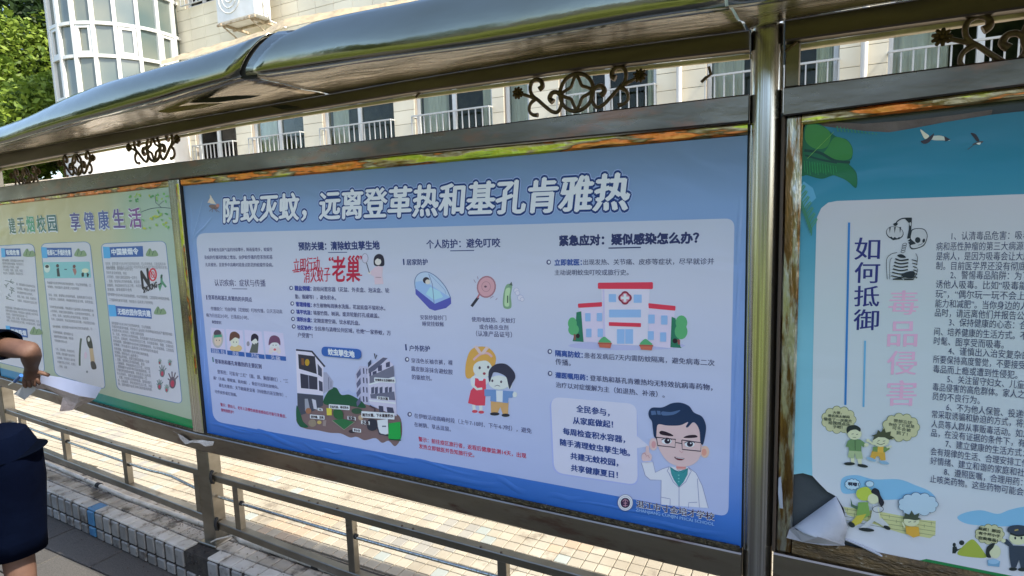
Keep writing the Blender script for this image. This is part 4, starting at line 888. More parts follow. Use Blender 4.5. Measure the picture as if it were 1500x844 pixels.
card = ramp_ink('grey_card_print', [(0, (150, 162, 176)), (.3, (142, 160, 172)), (.7, (138, 156, 166)), (1, (140, 148, 160))], 'Z', Z0, Z0+1.05)
cz = PB(1300, 292).z
P_ = [(1196, 330)] + [(1197, 318), (1203, 305), (1213, 297), (1226, 294.5)]
a.poly(P_+[(3.3, 0, cz), (4.75, 0, cz), (4.8, 0, cz-.06), (4.8, 0, Z0+.14), (3.5, 0, Z0+.14), PB(1500, 858).to_tuple(), (1345, 825), (1297, 813), (1289, 810), (1238, 788), (1240, 770), (1236, 745), (1225, 727), (1212, 720), (1201, 709), (1190, 697), (1189, 650), (1191, 520), (1194, 400)], card)
a = art(pB, 'green_band', .0012)
gr_ = ramp_ink('green_band_print', [(0, (18, 88, 52)), (1, (40, 116, 66))], 'Z', Z0+.05, Z0+.17)
a.poly([(1297, 813), (1345, 825), PB(1500, 858).to_tuple(), (3.5, 0, Z0+.14), (4.9, 0, Z0+.14), (4.9, 0, Z0+.08), (3.6, 0, Z0+.08), (bot.x+.02, 0, Z0+.083), (1313, 828)], gr_)
# palm
a = art(pB, 'palm_leaf_drawing', .0013).fr(1130, 170, 3.127)
G1, G2, G3 = (20, 84, 62), (44, 108, 58), (14, 56, 52)
a.poly([(118, 340), (148, 300), (190, 330), (205, 375), (160, 420), (120, 420)], (72, 140, 176))
a.smooth([(158, 36), (230, 42), (292, 92), (345, 108), (372, 150), (368, 196), (352, 215), (390, 262), (388, 330), (345, 296), (290, 272), (230, 288), (165, 272), (132, 268), (140, 160)], G1)
a.smooth([(165, 42), (228, 46), (270, 80), (256, 140), (200, 150), (155, 110)], (46, 112, 58)); a.smooth([(255, 150), (290, 98), (345, 112), (370, 152), (362, 194), (300, 205), (240, 178)], (42, 110, 58)); a.smooth([(180, 210), (280, 215), (345, 222), (386, 270), (384, 322), (330, 288), (250, 262), (190, 258)], (22, 92, 60))
a.line([(150, 158), (220, 168), (290, 205), (360, 212)], 13, G3, True); a.line([(155, 180), (225, 200), (300, 215)], 9, G3, True)
for k in range(13):
    x = 150+k*12; a.line([(x, 205+k*2), (x+4, 258+(k % 3)*6)], 1.8, (40, 132, 84))
for k in range(12):
    t = k/11; x0 = 165+t*95; y0 = 150-t*95+30; a.line([(x0, y0+15), (x0+26, y0-12)], 1.5, (98, 160, 84))
for k in range(12): a.line([(300+k*16, 48+k*3), (306+k*16, 72+k*1.2)], 5, (48, 122, 100))
for k in range(14):
    t = k/13; x0, y0 = 125+60*t, 345+165*t; a.line([(x0, y0), (x0+26, y0-30-8*(k % 2))], 4.2, (66, 128, 92)); a.line([(x0, y0), (x0-3, y0+38)], 4.2, (52, 112, 84))
a = art(pB, 'gull_drawing', .0014).fr(1130, 170, 3.127)
a.smooth([(682, 62), (705, 78), (722, 92), (705, 106), (692, 90)], (176, 186, 180)); a.smooth([(722, 96), (770, 90), (800, 100), (818, 112), (780, 112), (738, 110)], (160, 176, 176)); a.poly([(790, 92), (820, 108), (796, 118)], (38, 40, 50)); a.smooth([(684, 116), (705, 108), (728, 92), (744, 80), (738, 100), (720, 122), (698, 128)], (44, 42, 54))
a.smooth([(912, 78), (935, 84), (952, 112), (940, 116), (924, 96)], (34, 36, 46)); a.smooth([(920, 130), (945, 118), (970, 116), (960, 126), (935, 132)], (60, 64, 72)); a.line([(930, 130), (898, 154)], 3.5, (52, 72, 88)); a.smooth([(938, 126), (958, 122), (952, 132)], (188, 194, 196))
# vertical headings
a = art(pB, 'vertical_heading_lettering', .0014)
BL = (32, 40, 104)
for ch, cx, cy in (('如', 1270.5, 364.5), ('何', 1270.3, 399.5), ('抵', 1269.6, 434), ('御', 1268.8, 468.5)): a.text(ch, (cx-18.2, cy), (cx+18.2, cy), BL, bold=.012)
for ch, cx, cy in (('毒', 1323.5, 443.5), ('品', 1322, 488.5), ('侵', 1321, 531.5), ('害', 1320.5, 576)): a.text(ch, (cx-21.5, cy), (cx+21.5, cy), (206, 150, 180), bold=.012)
a.line([(1243.8, 326), (1238.3, 593)], 3.2, (36, 104, 170)); a.line([(1267.2, 499), (1264.8, 596)], 2.8, (84, 148, 190))
# body text
LINES = [(1393.8, 345.2, '1、认清毒品危害：吸毒成瘾是继心血管疾'), (1371.4, 360.4, '病和恶性肿瘤的第三大病源。吸毒者首先'), (1371.3, 374.6, '是病人，是因为吸毒会让大脑失去控'), (1371.1, 388.6, '制。目前医学界还没有彻底治愈的办法。'),
 (1392, 402, '2、警惕毒品陷阱：为了牟利毒贩会引'), (1370.8, 415.6, '诱他人吸毒。比如“吸毒能治病”、“好'), (1370.3, 429.6, '玩”，“偶尔玩一玩不会上瘾”、“提高'), (1370, 443.6, '能力和减肥”。当你身边的人引诱你尝毒'), (1369.4, 457, '品时，请远离他们并报告公安机关。'),
 (1390, 471, '3、保持健康的心态：合理安排闲暇时'), (1368.4, 484.6, '间、培养健康的生活方式。不要因为赶'), (1367.8, 498.4, '时髦、图享受而吸毒。'), (1389, 512.8, '4、谨慎出入治安复杂的娱乐场所：'), (1366.8, 525.2, '所要保持高度警觉，不要接受陌生人'), (1366.6, 539.3, '毒品而上瘾或遭到性侵犯。'),
 (1387.4, 554, '5、关注留守妇女、儿童、青少年等易受'), (1366, 565.6, '毒品侵害的高危群体。家人之间要关心成'), (1365.6, 579.2, '员的不良行为。'), (1386, 595, '6、不为他人保管、投递物品：毒贩经'), (1364.8, 605.5, '常采取诱骗和胁迫的方式，将妇女等'), (1364.2, 619.6, '人员等人群从事贩毒活动。如发现毒'), (1363.8, 632.6, '品，在没有证据的条件下，有义务举报。'),
 (1384.9, 648.6, '7、建立健康的生活方式：坚持每天'), (1363, 659.8, '会有规律的生活、合理安排工作，良'), (1362.8, 673.2, '好情绪、建立和谐的家庭和社会关系。'), (1382.6, 689.4, '8、遵照医嘱，合理用药：不滥用镇静'), (1362.2, 699.8, '止咳类药物。这些药物可能会导致成瘾。')]
pw = (PB(1500, 360).x-PB(1371.4, 360.4).x)/12
a = art(pB, 'body_lettering', .0014)
for px, py, st in LINES: a.text(st, (px, py+.6), None, (44, 54, 86), bold=.006, width=pw*(len(st)-.5*st.count('，')*0)-.002, h=.0225)
# skeleton with poppy
a = art(pB, 'skeleton_drawing', .0014).fr(1280, 310, 7.678)
K_ = (24, 34, 44); LT = (150, 162, 172)
a.ell(235, 240, 100, 76, K_, rot=10); a.ell(235, 236, 92, 68, LT, rot=10)
for q in ((180, 0), (235, 0), (295, 0)): a.poly([(q[0]-8, 175), (q[0]+12, 172), (q[0]-2, 245)], K_)
a.poly([(170, 290), (200, 282), (215, 300), (235, 285), (260, 302), (280, 288), (308, 290), (285, 310), (215, 322)], K_)
a.line([(243, 150), (262, 112), (320, 78), (425, 74)], 13, K_, True); a.smooth([(218, 138), (250, 125), (270, 140), (250, 160), (228, 158)], K_)
a.poly([(340, 72), (428, 72), (422, 180), (416, 300), (372, 305), (392, 200), (395, 130)], K_); a.ell(408, 140, 9, 22, LT)
a.smooth([(415, 240), (430, 200), (500, 186), (570, 200), (602, 260), (592, 330), (560, 385), (500, 412), (430, 425), (400, 390), (405, 340), (380, 330), (410, 300)], K_); a.smooth([(422, 245), (438, 208), (500, 194), (564, 208), (594, 262), (585, 325), (552, 376), (500, 402), (438, 412), (412, 380), (470, 360), (440, 330), (415, 300)], LT)
a.ell(492, 320, 31, 33, K_); a.ell(560, 327, 15, 24, K_, rot=15); a.poly([(385, 345), (430, 335), (458, 352), (430, 372), (400, 370)], K_); a.line([(495, 378), (530, 370), (550, 350)], 5, K_)
for k in range(4): a.ring(345-k*6, 370+k*26, 24, 14, 5, K_, 12, rot=-20)
a.line([(262, 460), (200, 475), (150, 520), (140, 600), (150, 760)], 6, K_, True); a.line([(205, 520), (180, 560), (178, 760)], 5, K_, True); a.line([(470, 470), (490, 520), (480, 600)], 6, K_, True)
a.smooth([(262, 490), (310, 478), (355, 505), (350, 520), (290, 516)], K_)
for k in range(6):
    y = 535+k*38; a.line([(240-k*9, y-6), (300, y+14), (390-k*3, y+2)], 17-k, K_, True); a.line([(425+k*6, y+6), (460+k*4, y+14), (488-k*2, y+24)], 10, K_, True)
a.smooth([(305, 715), (360, 680), (440, 668), (460, 700), (440, 745), (370, 745)], K_); a.poly([(210, 752), (300, 740), (330, 766), (215, 766)], K_); a.poly([(330, 750), (450, 756), (440, 768), (340, 768)], K_); a.line([(490, 640), (482, 690), (440, 760)], 6, K_, True)
# cartoons
def cloud(a, cx, cy, rx, ry, c, oc, n=11):
    for k in range(n):
        t = 2*math.pi*k/n; a.ell(cx+rx*.82*math.cos(t), cy+ry*.78*math.sin(t), rx*.26+2.5, ry*.33+2.5, oc, 12)
    for k in range(n):
        t = 2*math.pi*k/n; a.ell(cx+rx*.82*math.cos(t), cy+ry*.78*math.sin(t), rx*.26, ry*.33, c, 12)
    a.ell(cx, cy, rx*.88, ry*.86, c)
CR_, CO_ = (158, 170, 138), (90, 106, 82)
a = art(pB, 'two_boys_drawing', .0014).fr(1190, 590, 3.3226)
cloud(a, 128, 82, 78, 60, CR_, CO_); cloud(a, 430, 118, 84, 62, CR_, CO_)
a.poly([(150, 135), (178, 155), (172, 128)], CR_); a.poly([(388, 165), (372, 150), (402, 140)], CR_)
gk = (84, 122, 84); sk = (168, 184, 158); dk = (32, 42, 44)
a.poly([(178, 225), (238, 228), (246, 270), (212, 270), (206, 240), (202, 272), (172, 262)], (134, 160, 126)); a.poly([(186, 268), (204, 268), (204, 292), (190, 292)], sk); a.poly([(218, 270), (238, 270), (240, 296), (224, 294)], sk); a.ell(180, 294, 27, 8, dk); a.ell(244, 304, 26, 8, dk, rot=10)
a.poly([(172, 182), (195, 172), (232, 176), (262, 196), (248, 214), (238, 206), (238, 234), (178, 230), (176, 214), (162, 210)], gk); a.line([(207, 180), (208, 228)], 3, (50, 80, 58)); a.ell(262, 202, 11, 9, sk)
a.ell(205, 148, 34, 29, sk); a.smooth([(168, 145), (170, 115), (205, 106), (232, 120), (232, 138), (212, 128), (186, 132)], dk); a.line([(190, 150), (200, 148)], 2.5, dk); a.line([(212, 152), (222, 150)], 2.5, dk); a.line([(196, 166), (212, 166)], 2, dk)
a.poly([(290, 230), (352, 236), (356, 276), (332, 278), (322, 256), (310, 258), (302, 276), (280, 262)], (166, 142, 62)); a.poly([(295, 210), (355, 212), (372, 210), (376, 222), (352, 238), (292, 234)], (90, 124, 76)); a.poly([(318, 206), (345, 208), (345, 240), (316, 238)], (182, 152, 66))
a.ell(286, 272, 24, 8, (110, 152, 180), rot=20); a.ell(348, 288, 25, 8, (110, 152, 180), rot=12); a.line([(300, 200), (274, 184)], 9, sk); a.ell(270, 180, 9, 8, sk); a.line([(360, 215), (384, 208)], 8, sk)
a.ell(332, 184, 40, 27, sk); a.poly([(292, 180), (300, 160), (285, 158), (312, 148), (318, 128), (332, 140), (350, 120), (356, 142), (382, 136), (378, 156), (398, 166), (374, 178), (352, 166), (320, 164)], (56, 66, 52)); a.line([(316, 184), (326, 180)], 2.5, dk); a.line([(342, 184), (354, 182)], 2.5, dk); a.line([(312, 192), (332, 200), (352, 192)], 2.5, dk, True)
a = art(pB, 'bubble_lettering', .0040).fr(1190, 590, 3.3226)
for st, p, q in (('大哥，', (100, 45), (142, 48)), ('最近我太郁闷', (76, 60), (180, 68)), ('偷看了一次黄片', (56, 76), (192, 88)), ('给我找点乐', (78, 94), (184, 104)), ('子吧！', (100, 114), (146, 118)), ('要想忘忧', (395, 84), (485, 96)), ('你给了它就是', (370, 102), (496, 114)), ('可不会被', (388, 120), (478, 132)), ('抓了！', (408, 142), (462, 152))): a.text(st, p, q, (64, 76, 66), bold=.03)
a = art(pB, 'wall_fight_drawing', .0014).fr(1190, 590, 3.3226)
a.smooth([(138, 385), (160, 358), (220, 352), (300, 372), (420, 372), (500, 400), (570, 430), (600, 470), (540, 478), (430, 470), (330, 470), (240, 440), (150, 440)], (104, 160, 196))
wl = (160, 174, 130); a.poly([(150, 505), (330, 530), (345, 532), (430, 548), (520, 568), (600, 574), (598, 640), (572, 658), (440, 636), (330, 600), (170, 545)], wl)
for k in range(4):
    a.line([(155, 515+k*18), (340, 545+k*20), (598, 585+k*20)], 2, (98, 114, 84))
for k in range(13): a.line([(170+k*34, 512+k*5.4+(k % 2)*18), (170+k*34, 528+k*5.4+(k % 2)*18)], 2, (98, 114, 84))
cloud(a, 195, 395, 34, 24, (150, 186, 206), (70, 100, 130)); cloud(a, 278, 392, 18, 13, (150, 186, 206), (70, 100, 130)); cloud(a, 513, 490, 90, 52, (146, 178, 198), (66, 92, 120))
a.smooth([(218, 420), (260, 404), (290, 430), (280, 465), (240, 470), (215, 450)], (146, 172, 70)); a.poly([(222, 480), (270, 478), (280, 540), (240, 566), (215, 540)], (100, 142, 76)); a.poly([(185, 458), (195, 490), (222, 500), (218, 515), (188, 500)], (60, 90, 70)); a.poly([(215, 545), (262, 535), (236, 580), (200, 598), (176, 590)], (158, 160, 66)); a.ell(190, 588, 18, 12, dk, rot=30)
a.ell(296, 462, 28, 25, sk); a.smooth([(285, 430), (300, 410), (322, 420), (330, 445), (348, 480), (335, 500), (322, 480), (315, 450)], (28, 32, 44)); a.poly([(295, 495), (325, 500), (330, 550), (372, 590), (360, 604), (300, 570), (268, 600), (240, 618), (228, 606), (282, 560)], (158, 174, 182)); a.ell(262, 612, 38, 9, dk, rot=6); a.ell(362, 602, 18, 9, dk, rot=25); a.line([(318, 505), (330, 560)], 6, sk); a.ring(318, 512, 26, 16, 2.5, dk)
a.ell(480, 570, 38, 26, sk); a.poly([(440, 560), (450, 530), (470, 540), (480, 518), (495, 540), (520, 530), (512, 552), (530, 560), (500, 566), (465, 560)], (52, 66, 56)); a.poly([(452, 595), (515, 598), (520, 640), (490, 650), (455, 630)], (172, 144, 60)); a.line([(448, 600), (436, 575)], 7, sk); a.line([(465, 575), (478, 572)], 2.5, dk); a.line([(490, 574), (502, 572)], 2.5, dk)
a = art(pB, 'bubble_lettering', .0040).fr(1190, 590, 3.3226)
for st, p, q in (('啊嘟！', (174, 392), (226, 396)), ('咦', (268, 392), (288, 393)), ('喂！千万', (468, 455), (585, 470)), ('别赶时髦、', (455, 478), (588, 500)), ('求刺激！', (470, 508), (575, 524))): a.text(st, p, q, (30, 40, 60), bold=.04)
a = art(pB, 'saluting_officer_drawing', .0014).fr(1190, 590, 3.3226)
a.smooth([(705, 560), (740, 535), (820, 522), (900, 540), (960, 520), (1040, 505), (1150, 520), (1150, 600), (1000, 600), (900, 600), (760, 590)], (104, 160, 196))
a.smooth([(705, 735), (740, 690), (775, 664), (800, 680), (830, 720), (845, 752), (770, 750)], (130, 152, 64)); a.ell(690, 690, 8, 10, dk); a.poly([(682, 700), (700, 698), (706, 712), (728, 704), (702, 722), (696, 732), (680, 732)], dk); a.ell(726, 680, 13, 12, dk)
cloud(a, 862, 638, 66, 44, CR_, CO_); a.ell(888, 722, 27, 32, sk); a.smooth([(845, 745), (848, 700), (885, 678), (880, 700), (860, 725), (868, 750)], dk); a.poly([(850, 762), (912, 768), (908, 796), (852, 790)], (92, 140, 176)); a.ell(880, 770, 27, 12, (120, 164, 196))
nv = (44, 58, 74); a.poly([(955, 690), (1045, 695), (1055, 760), (1035, 800), (1012, 800), (1004, 760), (990, 798), (966, 796), (958, 750)], nv); a.poly([(960, 700), (930, 680), (920, 668), (945, 660), (975, 690)], nv); a.ell(928, 668, 11, 10, sk); a.ell(975, 806, 20, 9, dk); a.ell(1020, 808, 22, 9, dk)
a.ell(1000, 655, 44, 33, sk); a.smooth([(950, 625), (955, 600), (1005, 592), (1050, 605), (1050, 630), (1000, 640)], nv); a.line([(960, 632), (1000, 644), (1046, 636)], 9, dk, True); a.line([(982, 618), (1000, 614)], 6, (150, 140, 80)); 
for x in (985, 1015): a.ell(x, 655, 5, 7, dk, 8)
a = art(pB, 'bubble_lettering', .0040).fr(1190, 590, 3.3226)
for st, p, q in (('叔叔！那边', (806, 608), (914, 624)), ('有个坏小子', (808, 630), (912, 646)), ('在卖毒品！', (806, 652), (900, 668))): a.text(st, p, q, (50, 60, 50), bold=.04)
# peeled corner: white back of the paper folded outwards
def PO(px, py, off):
    p = W(px, py, -off); return p
white_back = mat('paper_back', (.50, .51, .56), .7, c2=(.42, .43, .48), scale=9, bump=.15, bscale=20)
b = MB(); rows = []
L1 = [PO(1224.5, 727, .0015), PO(1232, 742, .012), PO(1238, 758, .02), PO(1241, 773, .015), PO(1237, 789, .004)]
L2 = [PO(1200, 745, .004), PO(1206, 760, .022), PO(1210, 775, .038), PO(1208, 785, .040), PO(1237, 794, .022)]
L3 = [PO(1163, 772, .006), PO(1166, 774, .016), PO(1176, 781, .040), PO(1190, 786, .046), PO(1235, 796, .028)]
rows = []
for i in range(9):
    t = i/8; r_ = []
    for k in range(5):
        a0, a1, a2 = L1[k], L2[k], L3[k]; r_.append(a0.lerp(a1, t*2) if t < .5 else a1.lerp(a2, t*2-1))
    rows.append(r_)
b.add([v for r_ in rows for v in r_], [(i*5+k, i*5+k+1, (i+1)*5+k+1, (i+1)*5+k) for i in range(8) for k in range(4)], 0, True)
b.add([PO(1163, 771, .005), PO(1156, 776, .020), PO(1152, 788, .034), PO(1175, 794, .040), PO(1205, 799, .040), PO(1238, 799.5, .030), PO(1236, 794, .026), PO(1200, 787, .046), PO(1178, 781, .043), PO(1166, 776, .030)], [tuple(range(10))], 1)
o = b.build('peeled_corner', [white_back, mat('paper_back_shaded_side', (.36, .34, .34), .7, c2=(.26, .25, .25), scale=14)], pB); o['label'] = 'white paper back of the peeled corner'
md = o.modifiers.new('t', 'SOLIDIFY'); md.thickness = .0012
b = MB(); b.add([PO(1140.5, 700, .016), PO(1144, 698, .02), PO(1146, 722, .022), PO(1147, 745, .02), PO(1142, 744, .016), PO(1140, 722, .018)], [tuple(range(6))]); o = b.build('paper_scrap', white_back, pB); md = o.modifiers.new('t', 'SOLIDIFY'); md.thickness = .001
# rolled lower edge of the sheet
b = MB(); b.tube([PO(1238, 790, .004), PO(1262, 800, .007), PO(1287, 812, .008), PO(1313, 829, .008), PO(1345, 846, .006)], .0035, 6); b.build('curled_edge', white_back, pB)

# ---- the green and white poster on the left (this bay leans back)
pC = empty('poster', (-1.3, by(-1.3), Z0), 'green and white Chinese no-smoking campus poster on the left bay of the board', 'poster', 'posters on the notice board')
mC = ramp_ink('pale_green_print', [(0, (122, 140, 124)), (.2, (124, 144, 134)), (.6, (132, 148, 138)), (.85, (140, 146, 120)), (1, (142, 142, 112))], 'Z', Z0, Z0+1.2,
              (('X', -1.3, -.1, [(0, (142, 144, 114)), (.45, (138, 148, 128)), (.7, (102, 146, 146)), (1, (96, 144, 154))]), ('Z', Z0+.45, Z0+1.15, [(0, (0, 0, 0)), (1, (143, 147, 160))])))
def onC(x, z): return (x, by(x), Z0+z)
a = art(pC, 'poster_sheet', .0006)
for k in range(12):
    x0, x1 = -2.5+k*.2, -2.5+(k+1)*.2
    if k == 11: x1 = -.089
    a.L = .0006; a.poly([onC(x0, 1.203), onC(x1, 1.206), onC(x1, .002), onC(x0, .002)], mC)
a = art(pC, 'green_band', .0009)
mG = ramp_ink('teal_green_band', [(0, (34, 100, 136)), (.45, (30, 104, 110)), (.75, (26, 104, 76)), (1, (18, 104, 58))], 'X', -2.2, -.1)
a.poly([onC(-2.5, .062), onC(-1.2, .066), onC(-.6, .058), onC(-.09, .050), onC(-.09, .003), onC(-2.5, .003)], mG)
a = art(pC, 'branch_drawing', .0012).fr(0, 280, 4.2214)
a.line([(1070, 108), (1000, 102), (930, 110), (870, 132)], 4, (52, 74, 84), True); a.line([(1000, 102), (965, 72), (960, 30)], 3, (52, 74, 84)); a.line([(985, 85), (1015, 60)], 2.5, (52, 74, 84))
rg = random.Random(4)
for k in range(46):
    x = rg.uniform(800, 1065); y = rg.uniform(15, 70) if k < 26 else rg.uniform(120, 230); 
    if k >= 26 and x < 880: x += 120
    c = rg.choice([(96, 158, 96), (126, 172, 84), (70, 132, 88), (150, 170, 70)])
    a.ell(x, y, rg.uniform(5, 13), rg.uniform(4, 8), c, 7, rot=rg.uniform(0, 180))
a = art(pC, 'title_lettering', .0012, .0001).fr(0, 280, 4.2214)
ch = [('建', 76, 216, 19, (60, 96, 84)), ('无', 131, 210, 20, (64, 92, 84)), ('烟', 189, 207, 23, (60, 136, 104)), ('校', 256, 204, 26, (56, 104, 90)), ('园', 324, 198, 27, (50, 92, 96)), ('享', 468, 190, 29, (70, 70, 128)), ('健', 553, 186, 30, (74, 88, 142)), ('康', 643, 180, 32, (60, 80, 140)), ('生', 737, 172, 35, (80, 70, 130)), ('活', 838, 166, 37, (104, 70, 130))]
for c_, x, y, hw, col in ch:
    a.text(c_, (x-hw, y+3), (x+hw, y+1), (196, 202, 206), bold=.06, h=.108); a.text(c_, (x-hw, y), (x+hw, y-2), col, bold=.028, h=.108)
card2 = (166, 178, 190); LC = (66, 108, 158)
a = art(pC, 'text_box', .0011)
for q in (((-30, 362), (50, 357), (66, 547), (-30, 524)), ((60, 357), (132, 354), (155, 571), (81, 549)), ((148, 357), (243, 353), (267.5, 592), (172, 571))): a.rrect(q, 9, card2, .8, LC)
def header(a, q, st, tq, light=True):
    a.poly(q, (48, 84, 146)); (x0, y0), (x1, y1), _, (x3, y3) = q; a.poly([(x0-2, y0-1), (x0+(x1-x0)*.14, y0-.6), (x3+(x1-x0)*.14, y3+1), (x3-2, y3+1)], (70, 150, 200)); a.text(st, tq[0], tq[1], (206, 214, 226), bold=.04, h=.036)
    bx, by_ = x1+5, (y0+y3)/2
    a.smooth([(bx, by_+5), (bx+3, by_-4), (bx+6, by_-6), (bx+9, by_-2), (bx+14, by_-3), (bx+17, by_+5)], (108, 136, 108)); a.line([(bx+4, by_+4), (bx+6, by_-5)], .9, (62, 92, 70)); a.line([(bx+9, by_+4), (bx+11, by_-2)], .9, (62, 92, 70))
a = art(pC, 'section_header', .0016)
header(a, ((153, 362.4), (209.6, 360.4), (210.5, 376), (154.5, 377.4)), '中国禁烟令', ((164, 369.2), (203, 368)))
header(a, ((161, 447.4), (221.6, 452), (223, 467), (163, 462.6)), '无烟校园你我共建', ((173, 456.2), (221, 459.6)))
header(a, ((63, 363), (105, 363), (106, 376.4), (64.5, 377)), '吸烟与二手烟的危害', ((70, 370), (104, 370)))
header(a, ((4, 364.5), (30, 364), (31.5, 375.5), (5, 376)), '吸烟危害', ((10, 370), (29, 370)))
header(a, ((11, 478), (40, 481.5), (41.5, 494.5), (12.5, 491)), '拒绝吸烟', ((17, 485), (39, 488)))
a = art(pC, 'health_strip_drawing', .0016).fr(0, 280, 4.2214)
a.rrect([(268, 440), (556, 436), (566, 536), (276, 540)], 8, (110, 170, 176))
a.ell(293, 478, 19, 26, (168, 204, 190)); a.ell(293, 466, 12, 10, (40, 48, 56)); a.poly([(352, 480), (366, 474), (374, 528), (356, 528)], (44, 50, 60)); a.ell(358, 462, 9, 11, (60, 50, 56)); a.line([(400, 484), (416, 484)], 5, (50, 60, 72)); a.poly([(450, 480), (470, 478), (476, 500), (466, 524), (456, 500)], (136, 100, 98)); a.ell(461, 466, 9, 11, (90, 62, 60)); a.poly([(505, 510), (520, 500), (522, 528), (508, 530)], (30, 42, 44)); a.poly([(538, 505), (554, 512), (548, 532), (540, 530)], (30, 42, 44)); a.ell(530, 492, 22, 14, (178, 196, 170))
FILL = ['吸烟有害健康，烟草烟雾中含有多种已知的致癌物质，可以导致肺癌、口腔癌等多种恶性肿瘤，', '二手烟同样危害身体健康，特别是对儿童和青少年的呼吸系统造成严重的影响和损害，', '学校是教书育人的场所，创建无烟校园是每一位师生的共同责任，请自觉遵守禁烟规定，', '不在教室、宿舍、走廊、食堂等公共场所吸烟，发现吸烟行为应及时劝阻并主动制止，', '珍爱生命，远离烟草，养成良好的生活习惯，共同营造清新、健康、文明的校园环境，']
TC = (112, 120, 130)
a = art(pC, 'body_lettering', .0016); rg = random.Random(8)
def block(q, rows, gaps=(), n=24, ind=0):
    (x0, y0), (x1, y1), (x2, y2), (x3, y3) = q
    for r_ in range(rows):
        if r_ in gaps: continue
        t = r_/(rows-1) if rows > 1 else 0; st = FILL[r_ % 5][rg.randint(0, 8):][:n]; f = 1 if rg.random() < .7 else rg.uniform(.5, .9)
        xl, yl = x0+(x3-x0)*t, y0+(y3-y0)*t; xr, yr = x1+(x2-x1)*t, y1+(y2-y1)*t
        st = st[:max(5, int(len(st)*f))]; a.text(st, (xl, yl), (xl+(xr-xl)*f, yl+(yr-yl)*f), TC, bold=.0, h=.018)
block(((155, 386), (243, 387), (246, 392), (156, 391)), 2, n=34)
block(((156, 393), (195, 395), (212, 425), (158, 424)), 6, n=17)
block(((158, 431), (249, 438), (251, 446), (160, 439)), 2, n=36)
block(((164, 473), (252, 484), (256, 520), (167, 504)), 7, n=34)
block(((168, 510), (218, 520), (224, 571), (174, 562)), 11, n=19)
block(((70, 414), (134, 418), (140, 474), (76, 467)), 10, gaps=(2, 5), n=24)
block(((78, 478), (136, 482), (138, 486), (79, 482)), 1, n=24)
block(((79, 486), (108, 490), (112, 540), (86, 536)), 9, gaps=(3,), n=13)
block(((4, 381), (48, 383), (51, 402), (6, 400)), 5, n=22)
block(((25, 416), (52, 420), (55, 444), (27, 440)), 5, n=13)
block(((9, 450), (56, 456), (60, 476), (11, 469)), 5, n=22)
a = art(pC, 'no_smoking_emblem', .0017).fr(140, 340, 3.014)
a.text('N', (204, 208), (236, 196), (36, 36, 44), bold=.05, h=.125); a.ring(254, 188, 15, 26, 7, (170, 50, 66)); a.ring(254, 188, 7, 13, 3.5, (170, 50, 66)); a.line([(243, 170), (266, 208)], 4, (170, 50, 66)); a.text('SMOKING', (212, 256), (272, 230), (40, 42, 50), bold=.06, h=.04)
a.poly([(288, 190), (296, 185), (298, 215), (316, 240), (310, 246), (296, 230), (286, 262), (278, 240), (288, 222)], (74, 128, 106)); a.line([(276, 234), (292, 226)], 5, (50, 56, 60)); a.line([(296, 190), (290, 204)], 6, (44, 52, 56))
a = art(pC, 'hand_print_drawing', .0017).fr(140, 340, 3.014)
for hx, hy, s_, c in ((341, 665, 1.0, (84, 78, 92)), (296, 622, .72, (90, 108, 110)), (284, 680, .62, (86, 112, 112)), (316, 695, .5, (106, 134, 130)), (330, 580, .4, (96, 130, 124)), (286, 575, .35, (110, 140, 134))):
    a.ell(hx, hy, 15*s_, 26*s_, c); a.ell(hx, hy+4*s_, 8*s_, 15*s_, (150, 56, 80))
    for q in range(5):
        ang = R(-150+q*28); r0, r1 = 20*s_, (38 if q else 28)*s_*1.3; a.line([(hx+r0*.6*math.cos(ang), hy+r0*math.sin(ang)), (hx+r1*.65*math.cos(ang), hy+r1*math.sin(ang))], 5*s_, c)
a = art(pC, 'cigarette_figure_drawing', .0017).fr(0, 470, 4.965)
a.line([(592, 128), (586, 180), (582, 260), (582, 326)], 13, (66, 84, 76), True); a.smooth([(630, 125), (650, 108), (668, 140), (678, 200), (668, 215), (640, 180)], (54, 60, 58)); a.ell(648, 135, 9, 17, (168, 180, 180)); a.poly([(652, 200), (678, 200), (692, 300), (662, 300)], (156, 146, 120)); a.smooth([(662, 300), (690, 298), (704, 345), (672, 350)], (58, 60, 60)); a.ell(625, 250, 10, 26, (176, 168, 186)); a.ell(636, 370, 7, 9, (110, 120, 128))
a = art(pC, 'cough_figure_drawing', .0017).fr(0, 280, 4.2214)
for k in range(16): a.line([(30+rg.uniform(-4, 60), 545+k*8), (44+rg.uniform(-4, 50), 556+k*8)], 3.5, (78, 96, 96))

# ------------------------------------------------------------------ the school building behind
FY = 6.0
M['facade'] = mat('cream_wall_tile', (.74, .68, .53), .5, c2=(.66, .60, .46), scale=2, rand=.07, bump=.05, bscale=60)
M['mortar'] = mat('facade_joint', (.24, .21, .17), .9)
M['white'] = mat('white_window_frame', (.58, .59, .57), .4)
M['plaster'] = mat('white_plaster', (.68, .67, .63), .8, c2=(.62, .60, .56), scale=2)
M['curtain'] = mat('pale_curtain', (.80, .79, .70), .9, c2=(.70, .69, .60), scale=6, stretch=(8, 1, .3))
M['curtain_g'] = mat('pale_green_curtain', (.80, .80, .64), .9)
M['dark'] = mat('dark_interior', (.035, .05, .03), .9, c2=(.10, .12, .06), scale=4)  # dark green put into the rooms for trees reflected in the glass
M['ac'] = mat('white_ac_casing', (.78, .77, .74), .45, c2=(.68, .67, .62), scale=6)
glass = bpy.data.materials.new('window_glass'); t, b_, N, L = nodes(glass)
N.remove(b_); out = N['Material Output']; tr = N.new('ShaderNodeBsdfTransparent'); gl = N.new('ShaderNodeBsdfGlossy'); gl.inputs['Roughness'].default_value = .03
